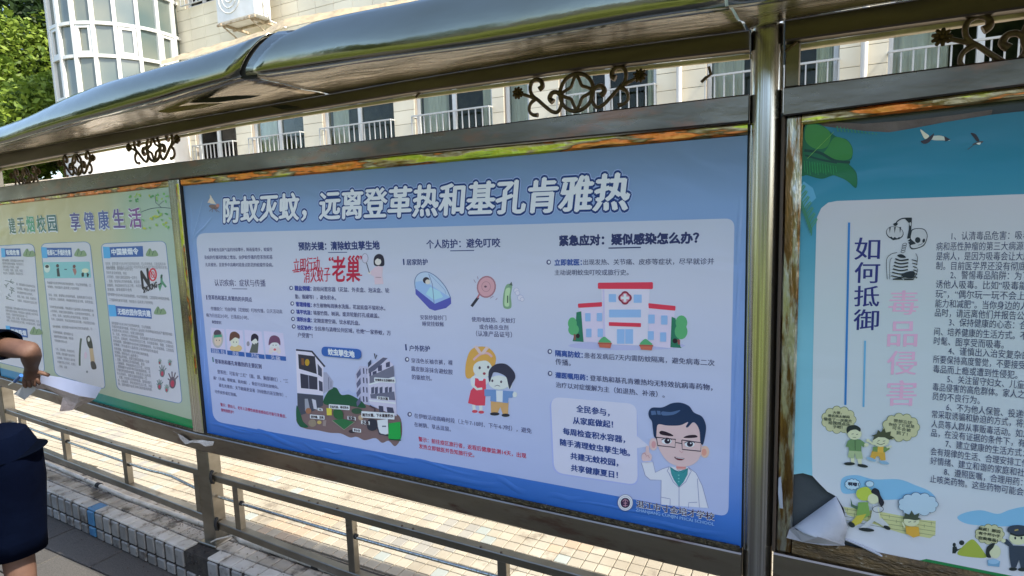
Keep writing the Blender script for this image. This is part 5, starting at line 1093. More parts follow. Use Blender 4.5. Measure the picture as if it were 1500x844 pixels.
tr.inputs['Color'].default_value = (.88, .90, .86, 1); lw = N.new('ShaderNodeFresnel'); lw.inputs['IOR'].default_value = 1.28
ms = N.new('ShaderNodeMixShader'); L.new(lw.outputs[0], ms.inputs[0]); L.new(tr.outputs[0], ms.inputs[1]); L.new(gl.outputs[0], ms.inputs[2]); L.new(ms.outputs[0], out.inputs[0])
bayglass = bpy.data.materials.new('tinted_bay_glass'); t, b_, N, L = nodes(bayglass)
b_.inputs['Base Color'].default_value = (.26, .33, .33, 1); b_.inputs['Roughness'].default_value = .08; b_.inputs['Specular IOR Level'].default_value = .8
g = N.new('ShaderNodeNewGeometry'); ns = N.new('ShaderNodeTexNoise'); ns.inputs['Scale'].default_value = .9; L.new(g.outputs['Position'], ns.inputs[0])
rp_ = N.new('ShaderNodeValToRGB'); rp_.color_ramp.elements[0].color = (.07, .105, .105, 1); rp_.color_ramp.elements[1].color = (.17, .18, .145, 1); rp_.color_ramp.elements[0].position = .35; rp_.color_ramp.elements[1].position = .65
L.new(ns.outputs['Fac'], rp_.inputs[0]); L.new(rp_.outputs[0], b_.inputs['Base Color'])

bld = empty('school_building', (-1, FY, LED), 'cream tiled school building with white framed windows and balcony railings behind the notice board', 'building')
XA, XB, ZT = -8.68, 9.0, 8.6
WINS = [(-8.45, -7.24), (-6.80, -5.46), (-4.99, -3.44), (-3.02, -1.62), (-1.42, -1.02), (-.545, .80), (1.42, 2.85), (3.32, 4.95), (5.4, 6.9), (7.3, 8.6)]
F0, F1 = Z0+1.70, Z0+3.85       # window band of the storey seen through the gap
U0, U1 = Z0+5.28, Z0+7.0        # band of the storey above
G0, G1 = LED+.3, Z0+.95         # ground floor, hidden behind the posters
wb = MB()
def wallstrip(z0, z1, holes):
    x = XA
    for a0, a1 in holes:
        if a0 > x: wb.box(x, a0, FY, FY+.22, z0, z1)
        x = a1
    wb.box(x, XB, FY, FY+.22, z0, z1)
UW = [(-8.39, -7.46), (-4.2, -2.6), (-1.4, .4), (2, 3.8), (5.4, 6.9)]
wallstrip(LED-.02, F0, []); wallstrip(F0, F1, WINS); wallstrip(F1, U0, []); wallstrip(U0, U1, UW); wallstrip(U1, ZT, [])
wb.box(XA, XA+.2, FY+.22, FY+7, LED-.02, ZT); wb.box(XB-.2, XB, FY+.22, FY+7, LED-.02, ZT); wb.box(XA, XB, FY+7, FY+7.2, LED-.02, ZT); wb.box(XA-.1, XB+.1, FY-.1, FY+7.3, ZT, ZT+.25)
wb.build('wall', M['mortar'], bld)
for z in (F0-.02, U0-.02):
    b = MB(); b.box(XA+.2, XB-.2, FY+.22, FY+6.9, z-.15, z); b.build('floor_slab', M['dark'], bld)
b = MB(); b.box(XA+.2, XB-.2, FY+2.6, FY+2.7, LED, ZT); b.build('inner_wall', M['dark'], bld)
# facing panels: joints recessed, each panel a part where it can be told apart
PWd, PHt = .41, .205
pn = MB(); pn.cbox(-PWd/2+.003, PWd/2-.003, -.006, .006, -PHt/2+.003, PHt/2-.003, .002); pnm = pn.mesh('facing_panel', M['facade'])
prest = MB(); pc = 0
def solid(x, z):
    for a0, a1 in WINS:
        if F0 < z < F1 and a0 < x < a1: return False
    for a0, a1 in UW:
        if U0 < z < U1 and a0 < x < a1: return False
    return True
def facing(x0, x1, z0, z1):
    global pc
    nz = max(1, round((z1-z0)/PHt)); hz = (z1-z0)/nz; nx = max(1, round((x1-x0)/PWd)); hx = (x1-x0)/nx
    for j in range(nz):
        for i in range(nx):
            xc, zc = x0+hx*(i+.5), z0+hz*(j+.5); rel = zc-Z0
            vis = (2.3 < rel < 3.1) or (4.3 < rel < 5.8 and xc < -3.5)
            if vis and pc < 296:
                o = link('facing_panel', pnm, bld, Vector((xc, FY-.006, zc))-bld.location); o.scale = (hx/PWd, 1, hz/PHt); pc += 1
            else: prest.box(xc-hx/2+.004, xc+hx/2-.004, FY-.011, FY-.0005, zc-hz/2+.003, zc+hz/2-.003)
xx = XA
for a0, a1 in WINS+[(XB, XB)]:
    if a0-xx > .05: facing(xx, a0, F0, F1)
    xx = a1
facing(XA, XB, F1, U0); xx = XA
for a0, a1 in UW+[(XB, XB)]:
    if a0-xx > .05: facing(xx, a0, U0, U1)
    xx = a1
facing(XA, XB, U1, ZT); facing(XA, XB, LED, F0)
prest.build('facing_panel', M['facade'], bld, 'stuff')
rw = random.Random(21)
def window(x0, x1, z0, z1, parts=2, curt='lr', bars=False):
    f = MB(); y = FY+.06; t_ = .05
    for q in ((x0, x0+t_, z0, z1), (x1-t_, x1, z0, z1)): f.box(q[0], q[1], y, y+.06, q[2], q[3])
    f.box(x0+t_, x1-t_, y, y+.06, z0, z0+t_); f.box(x0+t_, x1-t_, y, y+.06, z1-t_, z1)
    zm = z0+(z1-z0)*.72; f.box(x0+t_, x1-t_, y+.002, y+.055, zm, zm+.045)
    for k in range(1, parts): xm = x0+(x1-x0)*k/parts; f.box(xm-.033, xm+.033, y-.004, y+.052, z0+t_, z1-t_)
    fo_ = f.build('window', M['white'], bld)
    for k in range(parts):
        a0, a1 = x0+(x1-x0)*k/parts+.03, x0+(x1-x0)*(k+1)/parts-.03
        p = MB(); p.box(a0, a1, y+.028, y+.032, z0+.04, z1-.04); p.build('pane', glass, fo_)
    def cur(c0, c1, m):
        c = MB(); n = 22; vs = []
        for i in range(n+1):
            xx_ = c0+(c1-c0)*i/n; yy = y+.14+.03*math.sin(i*1.9+c0)+.008*math.sin(i*4.1); vs += [(xx_, yy, z0+.05), (xx_+.01*math.sin(i), yy+.01, z1-.05)]
        c.add(vs, [(2*i, 2*i+2, 2*i+3, 2*i+1) for i in range(n)], 0, True); c.build('curtain', m, fo_)
    wd = x1-x0
    if 'l' in curt: cur(x0+.03, x0+wd*rw.uniform(.24, .38), M['curtain'])
    if 'r' in curt: cur(x1-wd*rw.uniform(.10, .2), x1-.03, M['curtain_g'] if rw.random() < .5 else M['curtain'])
    if 'f' in curt: cur(x0+.03, x1-.03, M['curtain'])
curts = ['l', 'lr', 'l', 'lr', 'f', 'lr', 'lr', 'l', 'lr', 'l']
for (x0, x1), c in zip(WINS, curts): window(x0, x1, F0, F1, 1 if x1-x0 < .6 else 2, c)
for x0, x1 in UW: window(x0, x1, U0, U1, 2, 'l')
M['railw'] = mat('grey_white_railing', (.42, .43, .42), .5)
def rail(x0, x1, zt, h, name='balcony_railing'):
    b = MB(); y = FY-.10
    b.box(x0, x1, y-.012, y+.012, zt-.022, zt); b.box(x0, x1, y-.010, y+.010, zt-h, zt-h+.02)
    for xe in (x0, x1): b.box(xe-.012, xe+.012, y+.013, FY+.05, zt-.02, zt-.002)
    o = b.build(name, M['railw'], bld); n = max(2, round((x1-x0)/.112))
    for k in range(n+1):
        x = x0+(x1-x0)*k/n; c = MB(); c.box(x-.0075, x+.0075, y-.007, y+.007, zt-h+.02, zt-.022); c.build('bar', M['railw'], o)
for (x0, x1) in WINS[:8]:
    if x1-x0 > .6: rail(x0, x1, Z0+2.66, .75)
rail(-8.39, -7.46, U0+.85, .84, 'window_grille')
for x in (1.10, 3.09, 5.15):
    b = MB(); b.tube([(x, FY-.07, LED), (x, FY-.07, ZT)], .035, 12); b.build('drainpipe', M['plaster'], bld)
# round glazed bay at the left end of the building
bay = empty('glazed_bay', (-9.7, 5.5, LED), 'rounded glass bay with white mullions at the left end of the school building', 'bay window')
BC, BR = Vector((-9.7, 5.5)), 1.15
def arcpt(a, z, r=BR): return Vector((BC.x+r*math.cos(R(a)), BC.y+r*math.sin(R(a)), z))
angs = [-190+k*17.2 for k in range(14)]
TR = [Z0+3.46, Z0+4.18, Z0+4.75, Z0+5.42, Z0+6.1, Z0+6.8]
b = MB(); b.loft([[arcpt(a, z, BR+.01) for a in range(-196, 44, 6)]+[Vector((BC.x, BC.y+1.6, z))] for z in (LED, TR[0]-.03)], smooth=False); b.build('base_wall', M['plaster'], bay)
b = MB(); b.loft([[arcpt(a, z, BR+.05) for a in range(-196, 44, 6)]+[Vector((BC.x, BC.y+1.6, z))] for z in (TR[-1]+.03, TR[-1]+.4)], smooth=False); b.build('top_band', M['plaster'], bay)
for z in TR:
    b = MB(); pts = [arcpt(a, 0) for a in range(-196, 36, 4)]; rg_ = []
    for a in range(-196, 36, 4): rg_.append([arcpt(a, z-.028, BR-.03), arcpt(a, z-.028, BR+.035), arcpt(a, z+.028, BR+.035), arcpt(a, z+.028, BR-.03)])
    b.loft(rg_, smooth=False); b.build('transom', M['white'], bay)
for a in angs:
    b = MB(); Mx = Matrix.Translation(arcpt(a, 0)) @ Matrix.Rotation(R(a), 4, 'Z'); b.box(-.032, .045, -.030, .030, TR[0]-.03, TR[-1]+.03, 0, Mx); b.build('mullion', M['white'], bay)
for k in range(len(angs)-1):
    for j in range(len(TR)-1):
        p0, p1 = arcpt(angs[k], 0, BR-.004), arcpt(angs[k+1], 0, BR-.004)
        tilt = rw.uniform(-.012, .012)
        q0 = arcpt(angs[k], 0, BR-.004+tilt); b = MB()
        b.add([(q0.x, q0.y, TR[j]), (p1.x, p1.y, TR[j]), (p1.x, p1.y, TR[j+1]), (q0.x, q0.y, TR[j+1])], [(0, 1, 2, 3)])
        pn_ = b.build('pane', bayglass, bay)
        if j == 1 and k % 2 == 1:      # opening casements
            f = MB(); e = (p1-p0).normalized(); nrm = Vector((e.y, -e.x, 0)); w_ = (p1-p0).length
            Mx = Matrix(((e.x, nrm.x, 0, p0.x), (e.y, nrm.y, 0, p0.y), (0, 0, 1, 0), (0, 0, 0, 1)))
            z0, z1 = TR[j]+.028, TR[j+1]-.028; s0, s1 = .035, w_-.035
            for q in ((s0, s0+.055, z0, z1), (s1-.055, s1, z0, z1), (s0+.055, s1-.055, z0, z0+.055), (s0+.055, s1-.055, z1-.055, z1)): f.box(q[0], q[1], .0, .035, q[2], q[3], 0, Mx)
            f.build('casement', M['white'], pn_)
# air conditioner on its bracket
ac = empty('air_conditioner', (-6.25, 5.62, Z0+4.50), 'white air conditioner outdoor unit on a rusty bracket on the cream wall', 'air conditioner')
AX0, AX1, AZ = -6.78, -5.80, Z0+4.56
b = MB(); b.cbox(AX0, AX1, 5.44, 5.78, AZ, AZ+.78, .02); b.build('casing', M['ac'], ac)
for rr_ in (.27, .18, .09):
    b = MB(); b.tube([(AX0+.36+rr_*math.cos(t*math.pi/14), 5.434, AZ+.40+rr_*math.sin(t*math.pi/14)) for t in range(28)], .007, 6, closed=True); b.build('fan_grille', M['ac'], ac)
b = MB()
for x in (AX0+.12, AX1-.14): b.cbox(x-.02, x+.02, 5.40, 5.985, AZ-.045, AZ-.002, .004); b.tube([(x, 5.46, AZ-.05), (x, 5.97, AZ-.30)], .014, 6)
b.cbox(AX0, AX1, 5.42, 5.45, AZ-.043, AZ-.004, .004); b.cbox(AX0, AX1, 5.74, 5.77, AZ-.043, AZ-.004, .004)
b.build('bracket', mat('rusty_bracket', (.30, .22, .14), .8, c2=(.5, .44, .34), scale=20), ac)
b = MB(); b.tube([(AX1, 5.6, AZ+.3), (AX1+.07, 5.6, AZ+.12), (AX1+.05, 5.7, AZ-.05), (AX1+.12, 5.97, AZ-.1)], .018, 8); b.tube([(AX1-.02, 5.5, AZ+.55), (AX1+.05, 5.48, AZ+.35), (AX1+.01, 5.5, AZ+.1)], .008, 6); b.build('hose', M['plaster'], ac)
# low garden wall and shed roof seen through the gap on the left
b = MB(); b.cbox(-13.5, -8.2, 3.9, 4.05, LED, Z0+1.98, .01); o = b.build('garden_wall', mat('tan_wall_render', (.55, .46, .34), .8, c2=(.48, .40, .29), scale=3), None, None, (-10.8, 4, LED)); meta(o, 'low tan rendered wall left of the school building, seen through the gap under the canopy', 'wall')
b = MB(); b.box(-16, -10.9, 7.6, 7.8, -.05, Z0+3.6); o = b.build('boundary_wall', M['plaster'], None, None, (-13.4, 7.7, -.05)); meta(o, 'white plastered boundary wall left of the rounded glass bay', 'wall')

# ------------------------------------------------------------------ trees
def leafmat(name, c, c2):
    m = bpy.data.materials.new(name); t, b, N, L = nodes(m)
    b.inputs['Roughness'].default_value = .55; b.inputs['Specular IOR Level'].default_value = .3
    g = N.new('ShaderNodeNewGeometry'); n = N.new('ShaderNodeTexNoise'); n.inputs['Scale'].default_value = .9; L.new(g.outputs['Position'], n.inputs[0])
    mr = N.new('ShaderNodeMath'); mr.operation = 'ADD'; L.new(n.outputs['Fac'], mr.inputs[0])
    mm = N.new('ShaderNodeMath'); mm.operation = 'MULTIPLY_ADD'; mm.inputs[1].default_value = .5; mm.inputs[2].default_value = -.25; L.new(g.outputs['Random Per Island'], mm.inputs[0]); L.new(mm.outputs[0], mr.inputs[1])
    r = N.new('ShaderNodeValToRGB'); r.color_ramp.elements[0].position = .3; r.color_ramp.elements[1].position = .7; r.color_ramp.elements[0].color = (*c, 1); r.color_ramp.elements[1].color = (*c2, 1)
    L.new(mr.outputs[0], r.inputs[0]); L.new(r.outputs[0], b.inputs['Base Color'])
    tl = N.new('ShaderNodeBsdfTranslucent'); L.new(r.outputs[0], tl.inputs[0]); mx = N.new('ShaderNodeMixShader'); mx.inputs[0].default_value = .35
    L.new(b.outputs[0], mx.inputs[1]); L.new(tl.outputs[0], mx.inputs[2]); L.new(mx.outputs[0], N['Material Output'].inputs[0]); return m
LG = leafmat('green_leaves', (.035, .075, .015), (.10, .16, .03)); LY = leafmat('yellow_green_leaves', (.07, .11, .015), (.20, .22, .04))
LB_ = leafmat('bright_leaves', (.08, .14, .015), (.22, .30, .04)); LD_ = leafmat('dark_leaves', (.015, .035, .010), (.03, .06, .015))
BK = mat('bark', (.12, .09, .065), .9, c2=(.06, .045, .035), scale=20, bump=.5)
def tree(x, y, h, cr, label, lm=LG, seed=1, nl=9000, ls=.10, z0=0., ch=None, group=None, squash=.8, ymax=None):
    rg = random.Random(seed); t = empty('tree', (x, y, z0), label, 'tree', group)
    ch = ch or h-cr*.9; b = MB(); P = [(x, y, z0-.1), (x+.08*h*.1, y, z0+h*.25), (x-.03*h*.2, y+.05, z0+h*.5), (x, y, z0+h*.8)]
    b.tube(P, .1, 10, radii=[h*.028, h*.022, h*.017, h*.006]); blobs = []
    for k in range(13):
        a = rg.uniform(0, 6.28); rr = cr*rg.uniform(.25, .78); zz = z0+ch+cr*squash*rg.uniform(-.75, .8); c = Vector((x+rr*math.cos(a), y+rr*math.sin(a), zz)); blobs.append((c, cr*rg.uniform(.28, .45)))
        s = Vector((x, y, z0+h*rg.uniform(.3, .55))); b.tube([s, s.lerp(c, .5)+Vector((0, 0, .1*cr)), c], .03, 6, radii=[h*.010, h*.006, h*.002])
    blobs.append((Vector((x, y, z0+ch)), cr*.5)); b.build('trunk', BK, t); lf = MB()
    for k in range(nl):
        c, r_ = blobs[k % len(blobs)]
        d = Vector((rg.gauss(0, 1), rg.gauss(0, 1), rg.gauss(0, 1))).normalized(); p = c+d*r_*rg.random()**.33*Vector((1, 1, .8)).length/1.63
        if ymax is not None and p.y > ymax: p.y = ymax-rg.random()*.8
        u = Vector((rg.gauss(0, 1), rg.gauss(0, 1), rg.gauss(0, .6))).normalized(); v = u.orthogonal().normalized(); v = (v*math.cos(k)+u.cross(v)*math.sin(k)); s = ls*rg.uniform(.6, 1.35)
        lf.add([p-u*s, p+v*s*.45, p+u*s, p-v*s*.45], [(0, 1, 2, 3)])
    lf.build('crown', lm, t); return t
# seen at the left edge of the picture
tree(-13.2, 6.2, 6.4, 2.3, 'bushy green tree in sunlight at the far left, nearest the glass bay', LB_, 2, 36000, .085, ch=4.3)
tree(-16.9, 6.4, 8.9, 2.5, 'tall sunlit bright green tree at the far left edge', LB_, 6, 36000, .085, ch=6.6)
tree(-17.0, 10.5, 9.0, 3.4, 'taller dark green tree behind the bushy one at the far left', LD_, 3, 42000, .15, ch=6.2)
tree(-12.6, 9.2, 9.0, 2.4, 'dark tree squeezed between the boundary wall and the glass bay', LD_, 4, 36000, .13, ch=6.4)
tree(-9.6, 2.6, 3.0, .95, 'small round tree with dark leaves behind the left end of the board', LG, 5, 6000, .05, ch=2.35)
# around and behind the camera: three unseen trees added to shade the front of the board, and what the steel reflects
SH = 'unseen trees added to shade the front of the notice board'
tree(6.0, -1.6, 6.4, 1.5, 'unseen tree added right of the viewpoint for shade, nearest the board', LG, 12, 15000, .13, ch=4.9, group=SH, ymax=-.40)
tree(8.8, -1.65, 8.6, 1.6, 'second unseen tree added to the right for shade', LG, 13, 13000, .15, ch=6.9, group=SH, ymax=-.45)
tree(12.0, -1.7, 11.0, 1.8, 'third and tallest unseen tree added to the right for shade', LG, 14, 11000, .17, ch=9.3, group=SH, ymax=-.45)
for k, (x, y, h, r_) in enumerate(((-13, -8.5, 5.6, 2.4), (-6.5, -10.5, 5.4, 2.4), (.5, -16.5, 4.4, 2.5), (7.5, -17.5, 5.4, 3.0), (-20, -7.5, 6.2, 2.6), (15, -18, 6.4, 3.2))):
    tree(x, y, h, r_, ['round tree across the lawn, far left', 'taller tree across the lawn, second from the left', 'low tree straight across the lawn', 'wide tree across the lawn, to the right', 'tree at the left end beyond the pavement', 'tall tree across the lawn, far right'][k], LY if k % 3 else LG, 30+k, 5000, .2, group='trees across the lawn')
hg = empty('hedge', (0, -3.6, 0), 'long clipped yellow-green hedge along the lawn edge, across the pavement from the board', 'hedge'); hb = MB(); rg = random.Random(77)
for k in range(26000):
    x = rg.uniform(-15, 14); y = -3.6+rg.uniform(-.5, .5); z = rg.uniform(.05, 1.0+.14*math.sin(x*1.7)+.1*math.sin(x*4.1)); 
    if abs(y+3.6) < .36 and z < .75: continue
    u = Vector((rg.gauss(0, 1), rg.gauss(0, 1), rg.gauss(0, 1))).normalized(); v = u.orthogonal().normalized(); q = rg.uniform(.04, .085)
    hb.add([Vector((x, y, z))-u*q, Vector((x, y, z))+v*q*.5, Vector((x, y, z))+u*q, Vector((x, y, z))-v*q*.5], [(0, 1, 2, 3)])
hb.build('foliage', LY, hg)
b = MB(); b.box(-22, 24, -34, -30, -.1, 7); ob = b.build('opposite_building', mat('far_plaster', (.45, .40, .33), .8), None, None, (1, -22, -.1)); meta(ob, 'plain pale building far across the lawn, behind the viewpoint', 'building')

# ------------------------------------------------------------------ the person working at the left poster
SKIN = mat('brown_skin', (.125, .066, .045), .68, c2=(.085, .042, .028), scale=14, bump=.06, bscale=60)
SHIRT = mat('navy_shirt', (.0005, .0012, .0040), .95, c2=(.001, .0024, .007), scale=5, spec=.03, bump=.5, bscale=7)
SHORT = mat('navy_shorts', (.0007, .0018, .0075), .95, c2=(.0014, .0034, .012), scale=4, spec=.03, bump=.5, bscale=8)
HAIR = mat('black_hair', (.012, .010, .009), .6)
sh_ = W(-30, 505, -.51); el_ = W(45, 513, -.47); wr_ = W(46, 538, -.372); hand = W(46, 549, -.355)
pc_ = Vector((-.335, -.765, .875))        # pelvis
per = empty('person', (pc_.x, pc_.y, 0), 'person in navy shirt and shorts leaning by the left poster, gripping a paper strip', 'person')
fdir = Vector((-.954, .30, 0)); rdir = Vector((.30, .954, 0))
hipR, hipL = pc_+rdir*.09+Vector((0, 0, -.03)), pc_-rdir*.09+Vector((0, 0, -.03))
kneeR, kneeL = hipR+fdir*.07+Vector((0, 0, -.41)), hipL+fdir*.10+Vector((0, 0, -.41))
ankR, ankL = kneeR-fdir*.06+Vector((0, 0, -.36)), kneeL-fdir*.05+Vector((0, 0, -.36))
shR = Vector(sh_); neck = shR-rdir*.19+fdir*.02+Vector((0, 0, .05)); chest = pc_.lerp(neck, .6)-rdir*.085; shL = neck-rdir*.19+Vector((0, 0, -.05))
elL = shL+fdir*.16-rdir*.05+Vector((0, 0, -.22)); wrL = elL+fdir*.14+rdir*.10+Vector((0, 0, -.14))
head = neck+fdir*.15+Vector((0, 0, .10))
def skin(chains, name, m, parent, sub=2):
    """chains of (point, radius) sharing named joints -> one smooth skinned surface"""
    me = bpy.data.meshes.new(name); idx = {}; vs = []; es = []; rad = []
    for c in chains:
        prev = None
        for p, r_ in c:
            k = (round(p.x, 4), round(p.y, 4), round(p.z, 4))
            if k not in idx: idx[k] = len(vs); vs.append(p-parent.location); rad.append(r_)
            if prev is not None and prev != idx[k]: es.append((prev, idx[k]))
            prev = idx[k]
    me.from_pydata([tuple(v) for v in vs], es, []); o = bpy.data.objects.new(name, me); COL.objects.link(o); o.parent = parent
    md = o.modifiers.new('s', 'SKIN'); sv = me.skin_vertices[0].data
    for i, r_ in enumerate(rad): sv[i].radius = r_ if isinstance(r_, tuple) else (r_, r_); sv[i].use_root = (i == 0)
    md.use_smooth_shade = True; ms_ = o.modifiers.new('u', 'SUBSURF'); ms_.levels = sub; ms_.render_levels = sub
    dg = bpy.context.evaluated_depsgraph_get(); dg.update(); me2 = bpy.data.meshes.new_from_object(o.evaluated_get(dg)); o.modifiers.clear(); o.data = me2
    me2.materials.clear(); me2.materials.append(m)
    for p in me2.polygons: p.use_smooth = True
    return o
L_ = lambda a, b_, t: a.lerp(b_, t)
palm = hand; fx = (hand-wr_).normalized(); side = (el_-wr_).normalized()
down = Vector((-.25, .12, -.96)).normalized(); acr = Vector((.55, .55, .1)).normalized(); toward = Vector((.80, -.60, 0))
chains = [[(pc_, .10), (L_(pc_, chest, .5)-rdir*.03, .085), (chest, .085), (L_(chest, neck, .6), .070), (neck, .058), (L_(neck, head, .5), .058), (head, .088), (head+Vector((0, 0, .08))+fdir*.01, .078)],
          [(L_(chest, neck, .6), .070), (L_(neck, shR, .75), .070), (shR, .062), (L_(shR, el_, .5), .052), (el_, .043), (L_(el_, wr_, .35), .044), (L_(el_, wr_, .8), .033), (wr_, .029), (palm, .036), (palm+down*.028, .030)],
          [(L_(chest, neck, .6), .070), (L_(neck, shL, .75), .070), (shL, .062), (L_(shL, elL, .5), .052), (elL, .042), (wrL, .028), (wrL+(wrL-elL).normalized()*.07, .034)],
          [(pc_, .11), (hipR, .098), (L_(hipR, kneeR, .5), .082), (kneeR, .060), (L_(kneeR, ankR, .3), .062), (L_(kneeR, ankR, .75), .040), (ankR, .036), (ankR+Vector((0, 0, -.05)), .036), (ankR+fdir*.13+Vector((0, 0, -.06)), .034)],
          [(pc_, .11), (hipL, .098), (L_(hipL, kneeL, .5), .082), (kneeL, .060), (L_(kneeL, ankL, .3), .062), (L_(kneeL, ankL, .75), .040), (ankL, .036), (ankL+Vector((0, 0, -.05)), .036), (ankL+fdir*.13+Vector((0, 0, -.06)), .034)]]
bodyo = skin(chains, 'body', SKIN, per)
for n_, (off, ln) in enumerate(((-.028, .88), (-.009, 1.0), (.010, .97), (.028, .80))):
    k0 = palm+acr*off+down*.012; k1 = k0+toward*.026*ln+down*.018; k2 = k1+down*.024*ln-toward*.004; k3 = k2-toward*.018*ln+down*.010
    skin([[(palm, .020), (k0, .0125), (k1, .0100), (k2, .0092), (k3, .0080)]], 'finger', SKIN, per, 2)
skin([[(palm-acr*.012, .018), (palm+acr*.035+toward*.02-down*.010, .012), (palm+acr*.062+toward*.028+down*.004, .0105), (palm+acr*.082+toward*.022+down*.022, .009)]], 'thumb', SKIN, per, 2)
for s_, wL in ((0, wrL),):
    e_ = (wrL-elL).normalized(); q_ = wrL+e_*.08
    for off in (-.027, -.009, .009, .027):
        k0 = q_+rdir*off; skin([[(q_, .016), (k0+e_*.02, .0105), (k0+e_*.045-Vector((0, 0, .015)), .0095), (k0+e_*.055-Vector((0, 0, .038)), .0082)]], 'finger', SKIN, per, 1)
    skin([[(wrL+e_*.03, .016), (wrL+e_*.045+rdir*.04, .011), (wrL+e_*.075+rdir*.05, .009)]], 'thumb', SKIN, per, 1)
# head: features and hair
for s_ in (-1, 1):
    b = MB(); c = head+rdir*.088*s_+Vector((0, 0, .01)); b.tube([c-rdir*.01*s_+Vector((0, 0, .022)), c+rdir*.006*s_, c-rdir*.008*s_-Vector((0, 0, .024))], .012, 8, radii=[.009, .014, .007]); b.build('ear', SKIN, per)
    b = MB(); c = head+fdir*.085+rdir*.032*s_+Vector((0, 0, .02)); b.tube([c-rdir*.012, c+fdir*.003, c+rdir*.012], .006, 8, radii=[.003, .007, .003]); b.build('eye', M['black'], per)
b = MB(); c = head+fdir*.088; b.tube([c+Vector((0, 0, .025)), c+fdir*.014-Vector((0, 0, .008)), c+fdir*.004-Vector((0, 0, .018))], .01, 8, radii=[.006, .012, .009]); b.build('nose', SKIN, per)
b = MB(); c = head+fdir*.082-Vector((0, 0, .045)); b.tube([c-rdir*.022, c+fdir*.006, c+rdir*.022], .005, 8, radii=[.003, .007, .003]); b.build('mouth', mat('lips', (.22, .09, .07), .5), per)
b = MB(); rr_ = []
for k in range(9):
    t = k/8; r_ = .100*math.cos(t*1.45)+.004; rr_.append([head+Vector((0, 0, .012+.135*math.sin(t*1.45)))-fdir*.012+(rdir*math.cos(q*math.pi/8)+fdir*math.sin(q*math.pi/8))*r_*(1 if math.sin(q*math.pi/8) < .3 or t > .35 else .86) for q in range(16)])
b.loft(rr_); b.build('hair', HAIR, per)
# clothes: rings wrapped round the body, creased
def ringset(cs, n=28, seed=0, amp=.006):
    rg = random.Random(seed); out = []; ph = [rg.uniform(0, 6) for _ in range(4)]
    for j, (c, ax, bx, u, v) in enumerate(cs):
        out.append([c+u*math.cos(2*math.pi*k/n)*(ax+amp*math.sin(5*2*math.pi*k/n+ph[0]+j*.8))+v*math.sin(2*math.pi*k/n)*(bx+amp*math.sin(3*2*math.pi*k/n+ph[1]-j*.6)) for k in range(n)])
    return out
hem = W(73, 638, -.575)
tors = []
for t, wr2, dp in ((0, .178, .150), (.10, .168, .150), (.25, .160, .142), (.45, .168, .136), (.65, .190, .146), (.82, .205, .145), (.93, .190, .125), (1.0, .115, .080)):
    base = pc_+Vector((0, 0, -.015)); c = L_(base, chest, t/.62) if t < .62 else L_(chest, neck, (t-.62)/.38); tors.append((c-rdir*(.055*math.sin(math.pi*min(1, t*1.6))), wr2, dp, rdir, (fdir*math.cos(.35*t)-Vector((0, 0, 1))*math.sin(.35*t))))
rs = ringset(tors, seed=2)
for k, p in enumerate(rs[0]):            # front hem hangs out to the right
    d = (p-pc_); wgt = max(0, d.normalized().dot((rdir*.97+fdir*.22).normalized()))**1.8; p += (hem-(pc_+(rdir*.97+fdir*.22)*.178))*wgt*.9
for k, p in enumerate(rs[1]):
    d = (p-pc_); d.z = 0; wgt = max(0, d.normalized().dot((rdir*.97+fdir*.22).normalized()))**1.5; p += Vector((.022, .045, -.01))*wgt
b = MB(); b.loft(rs, capa=False, capb=False); o = b.build('shirt', SHIRT, per); md = o.modifiers.new('t', 'SOLIDIFY'); md.thickness = .003; mdx = o.modifiers.new('u', 'SUBSURF'); mdx.levels = 1; mdx.render_levels = 1
ax_ = (el_-shR).normalized(); u_ = ax_.orthogonal().normalized(); v_ = ax_.cross(u_); send = W(9, 505, -.505)
b = MB(); b.loft(ringset([(L_(neck, shR, .45), .085, .085, u_, v_), (shR, .086, .084, u_, v_), (L_(shR, send, .5), .076, .074, u_, v_), (send, .070, .068, u_, v_), (send-ax_*.004, .060, .058, u_, v_)], 24, 4, .003), capa=False, capb=False); b.build('sleeve', SHIRT, per)
axl = (elL-shL).normalized(); ul = axl.orthogonal().normalized(); vl = axl.cross(ul)
b = MB(); b.loft(ringset([(L_(neck, shL, .45), .085, .085, ul, vl), (shL, .086, .084, ul, vl), (L_(shL, elL, .5), .074, .072, ul, vl)], 24, 5, .003), capa=False, capb=False); b.build('sleeve', SHIRT, per)
for hp, kn, sd in ((hipR, kneeR, 1), (hipL, kneeL, -1)):
    b = MB(); up = hp+Vector((0, 0, .12))-rdir*.035*sd
    b.loft(ringset([(up, .112, .142, rdir, fdir), (hp+Vector((0, 0, .02)), .120, .148, rdir, fdir), (L_(hp, kn, .25), .122, .142, rdir, fdir), (L_(hp, kn, .6), .114, .130, rdir, fdir), (L_(hp, kn, .85), .110, .124, rdir, fdir), (L_(hp, kn, 1.04), .110, .124, rdir, fdir), (L_(hp, kn, 1.035), .098, .110, rdir, fdir)], 28, 7+sd, .005), capa=True, capb=False); b.build('shorts_leg', SHORT, per)
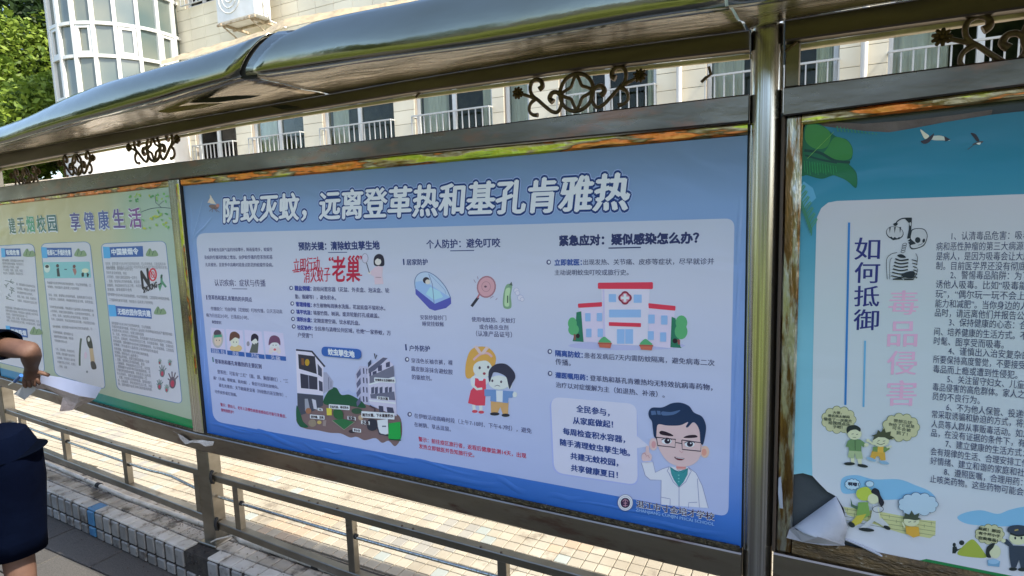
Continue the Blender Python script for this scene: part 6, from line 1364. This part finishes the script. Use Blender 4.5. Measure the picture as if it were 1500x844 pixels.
for a_ in (ankR, ankL):
    b = MB(); rg_ = []
    for t, w_, h_ in ((-.06, .030, .05), (-.03, .040, .075), (.05, .045, .070), (.12, .050, .055), (.19, .044, .042), (.225, .024, .028)):
        c = a_+fdir*t; rg_.append([Vector((c.x, c.y, .003))+rdir*w_*math.cos(q*math.pi/8)+Vector((0, 0, 1))*(h_*.5+h_*.5*math.sin(q*math.pi/8)) for q in range(16)])
    b.loft(rg_); b.build('shoe', M['black'], per)
# strip of poster paper held in the hand
st_ = empty('paper_strip', W(100, 580, -.2), 'crumpled strip of blue and white poster paper held against the left poster', 'paper')
def ps(px, py, y): return W(px, py, y)
RA = [ps(50, 551, -.33), ps(66, 549, -.29), ps(90, 553, -.23), ps(118, 560, -.17), ps(149, 568, -.07)]
RB = [ps(48, 566, -.335), ps(62, 562, -.31), ps(88, 571, -.26), ps(116, 580, -.20), ps(140, 584, -.09)]
RC = [ps(54, 570, -.31), ps(68, 570, -.28), ps(92, 582, -.24), ps(112, 592, -.19), ps(130, 590, -.10)]
RD = [ps(70, 576, -.25), ps(82, 583, -.24), ps(87, 603, -.25), ps(106, 601, -.20), ps(122, 592, -.12)]
b = MB(); b.add(RA+RB, [(i, i+1, i+6, i+5) for i in range(4)], 0, True); b.build('printed_side', ink((150, 172, 216)), st_)
b = MB(); b.add(RB+RC, [(i, i+1, i+6, i+5) for i in range(4)], 0, False); b.add(RC+RD, [(i, i+1, i+6, i+5) for i in range(2, 4)], 0, False); b.build('curled_back', mat('crumpled_paper_back', (.42, .33, .31), .7, c2=(.52, .48, .50), scale=14, bump=.6, bscale=25), st_)
b = MB(); b.add([ps(49, 551, -.34), ps(33, 566, -.36), ps(20, 577, -.37), ps(36, 586, -.36), ps(52, 572, -.33)], [(0, 1, 2, 3, 4)]); b.build('loose_end', white_back, st_)
kn_ = empty('marker', W(22, 557, -.38), 'blue capped marker held beside the paper strip', 'marker')
b = MB(); b.tube([W(31, 550, -.37), W(22, 559, -.37)], .0085, 10); b.build('cap', mat('blue_plastic_cap', (.02, .12, .42), .3), kn_)
b = MB(); b.tube([W(22, 559, -.37), W(13, 564, -.37)], .004, 8); b.build('barrel', M['white'], kn_)

# ------------------------------------------------------------------ finish the prints
flush_text()
for a in ARTS: a.done()
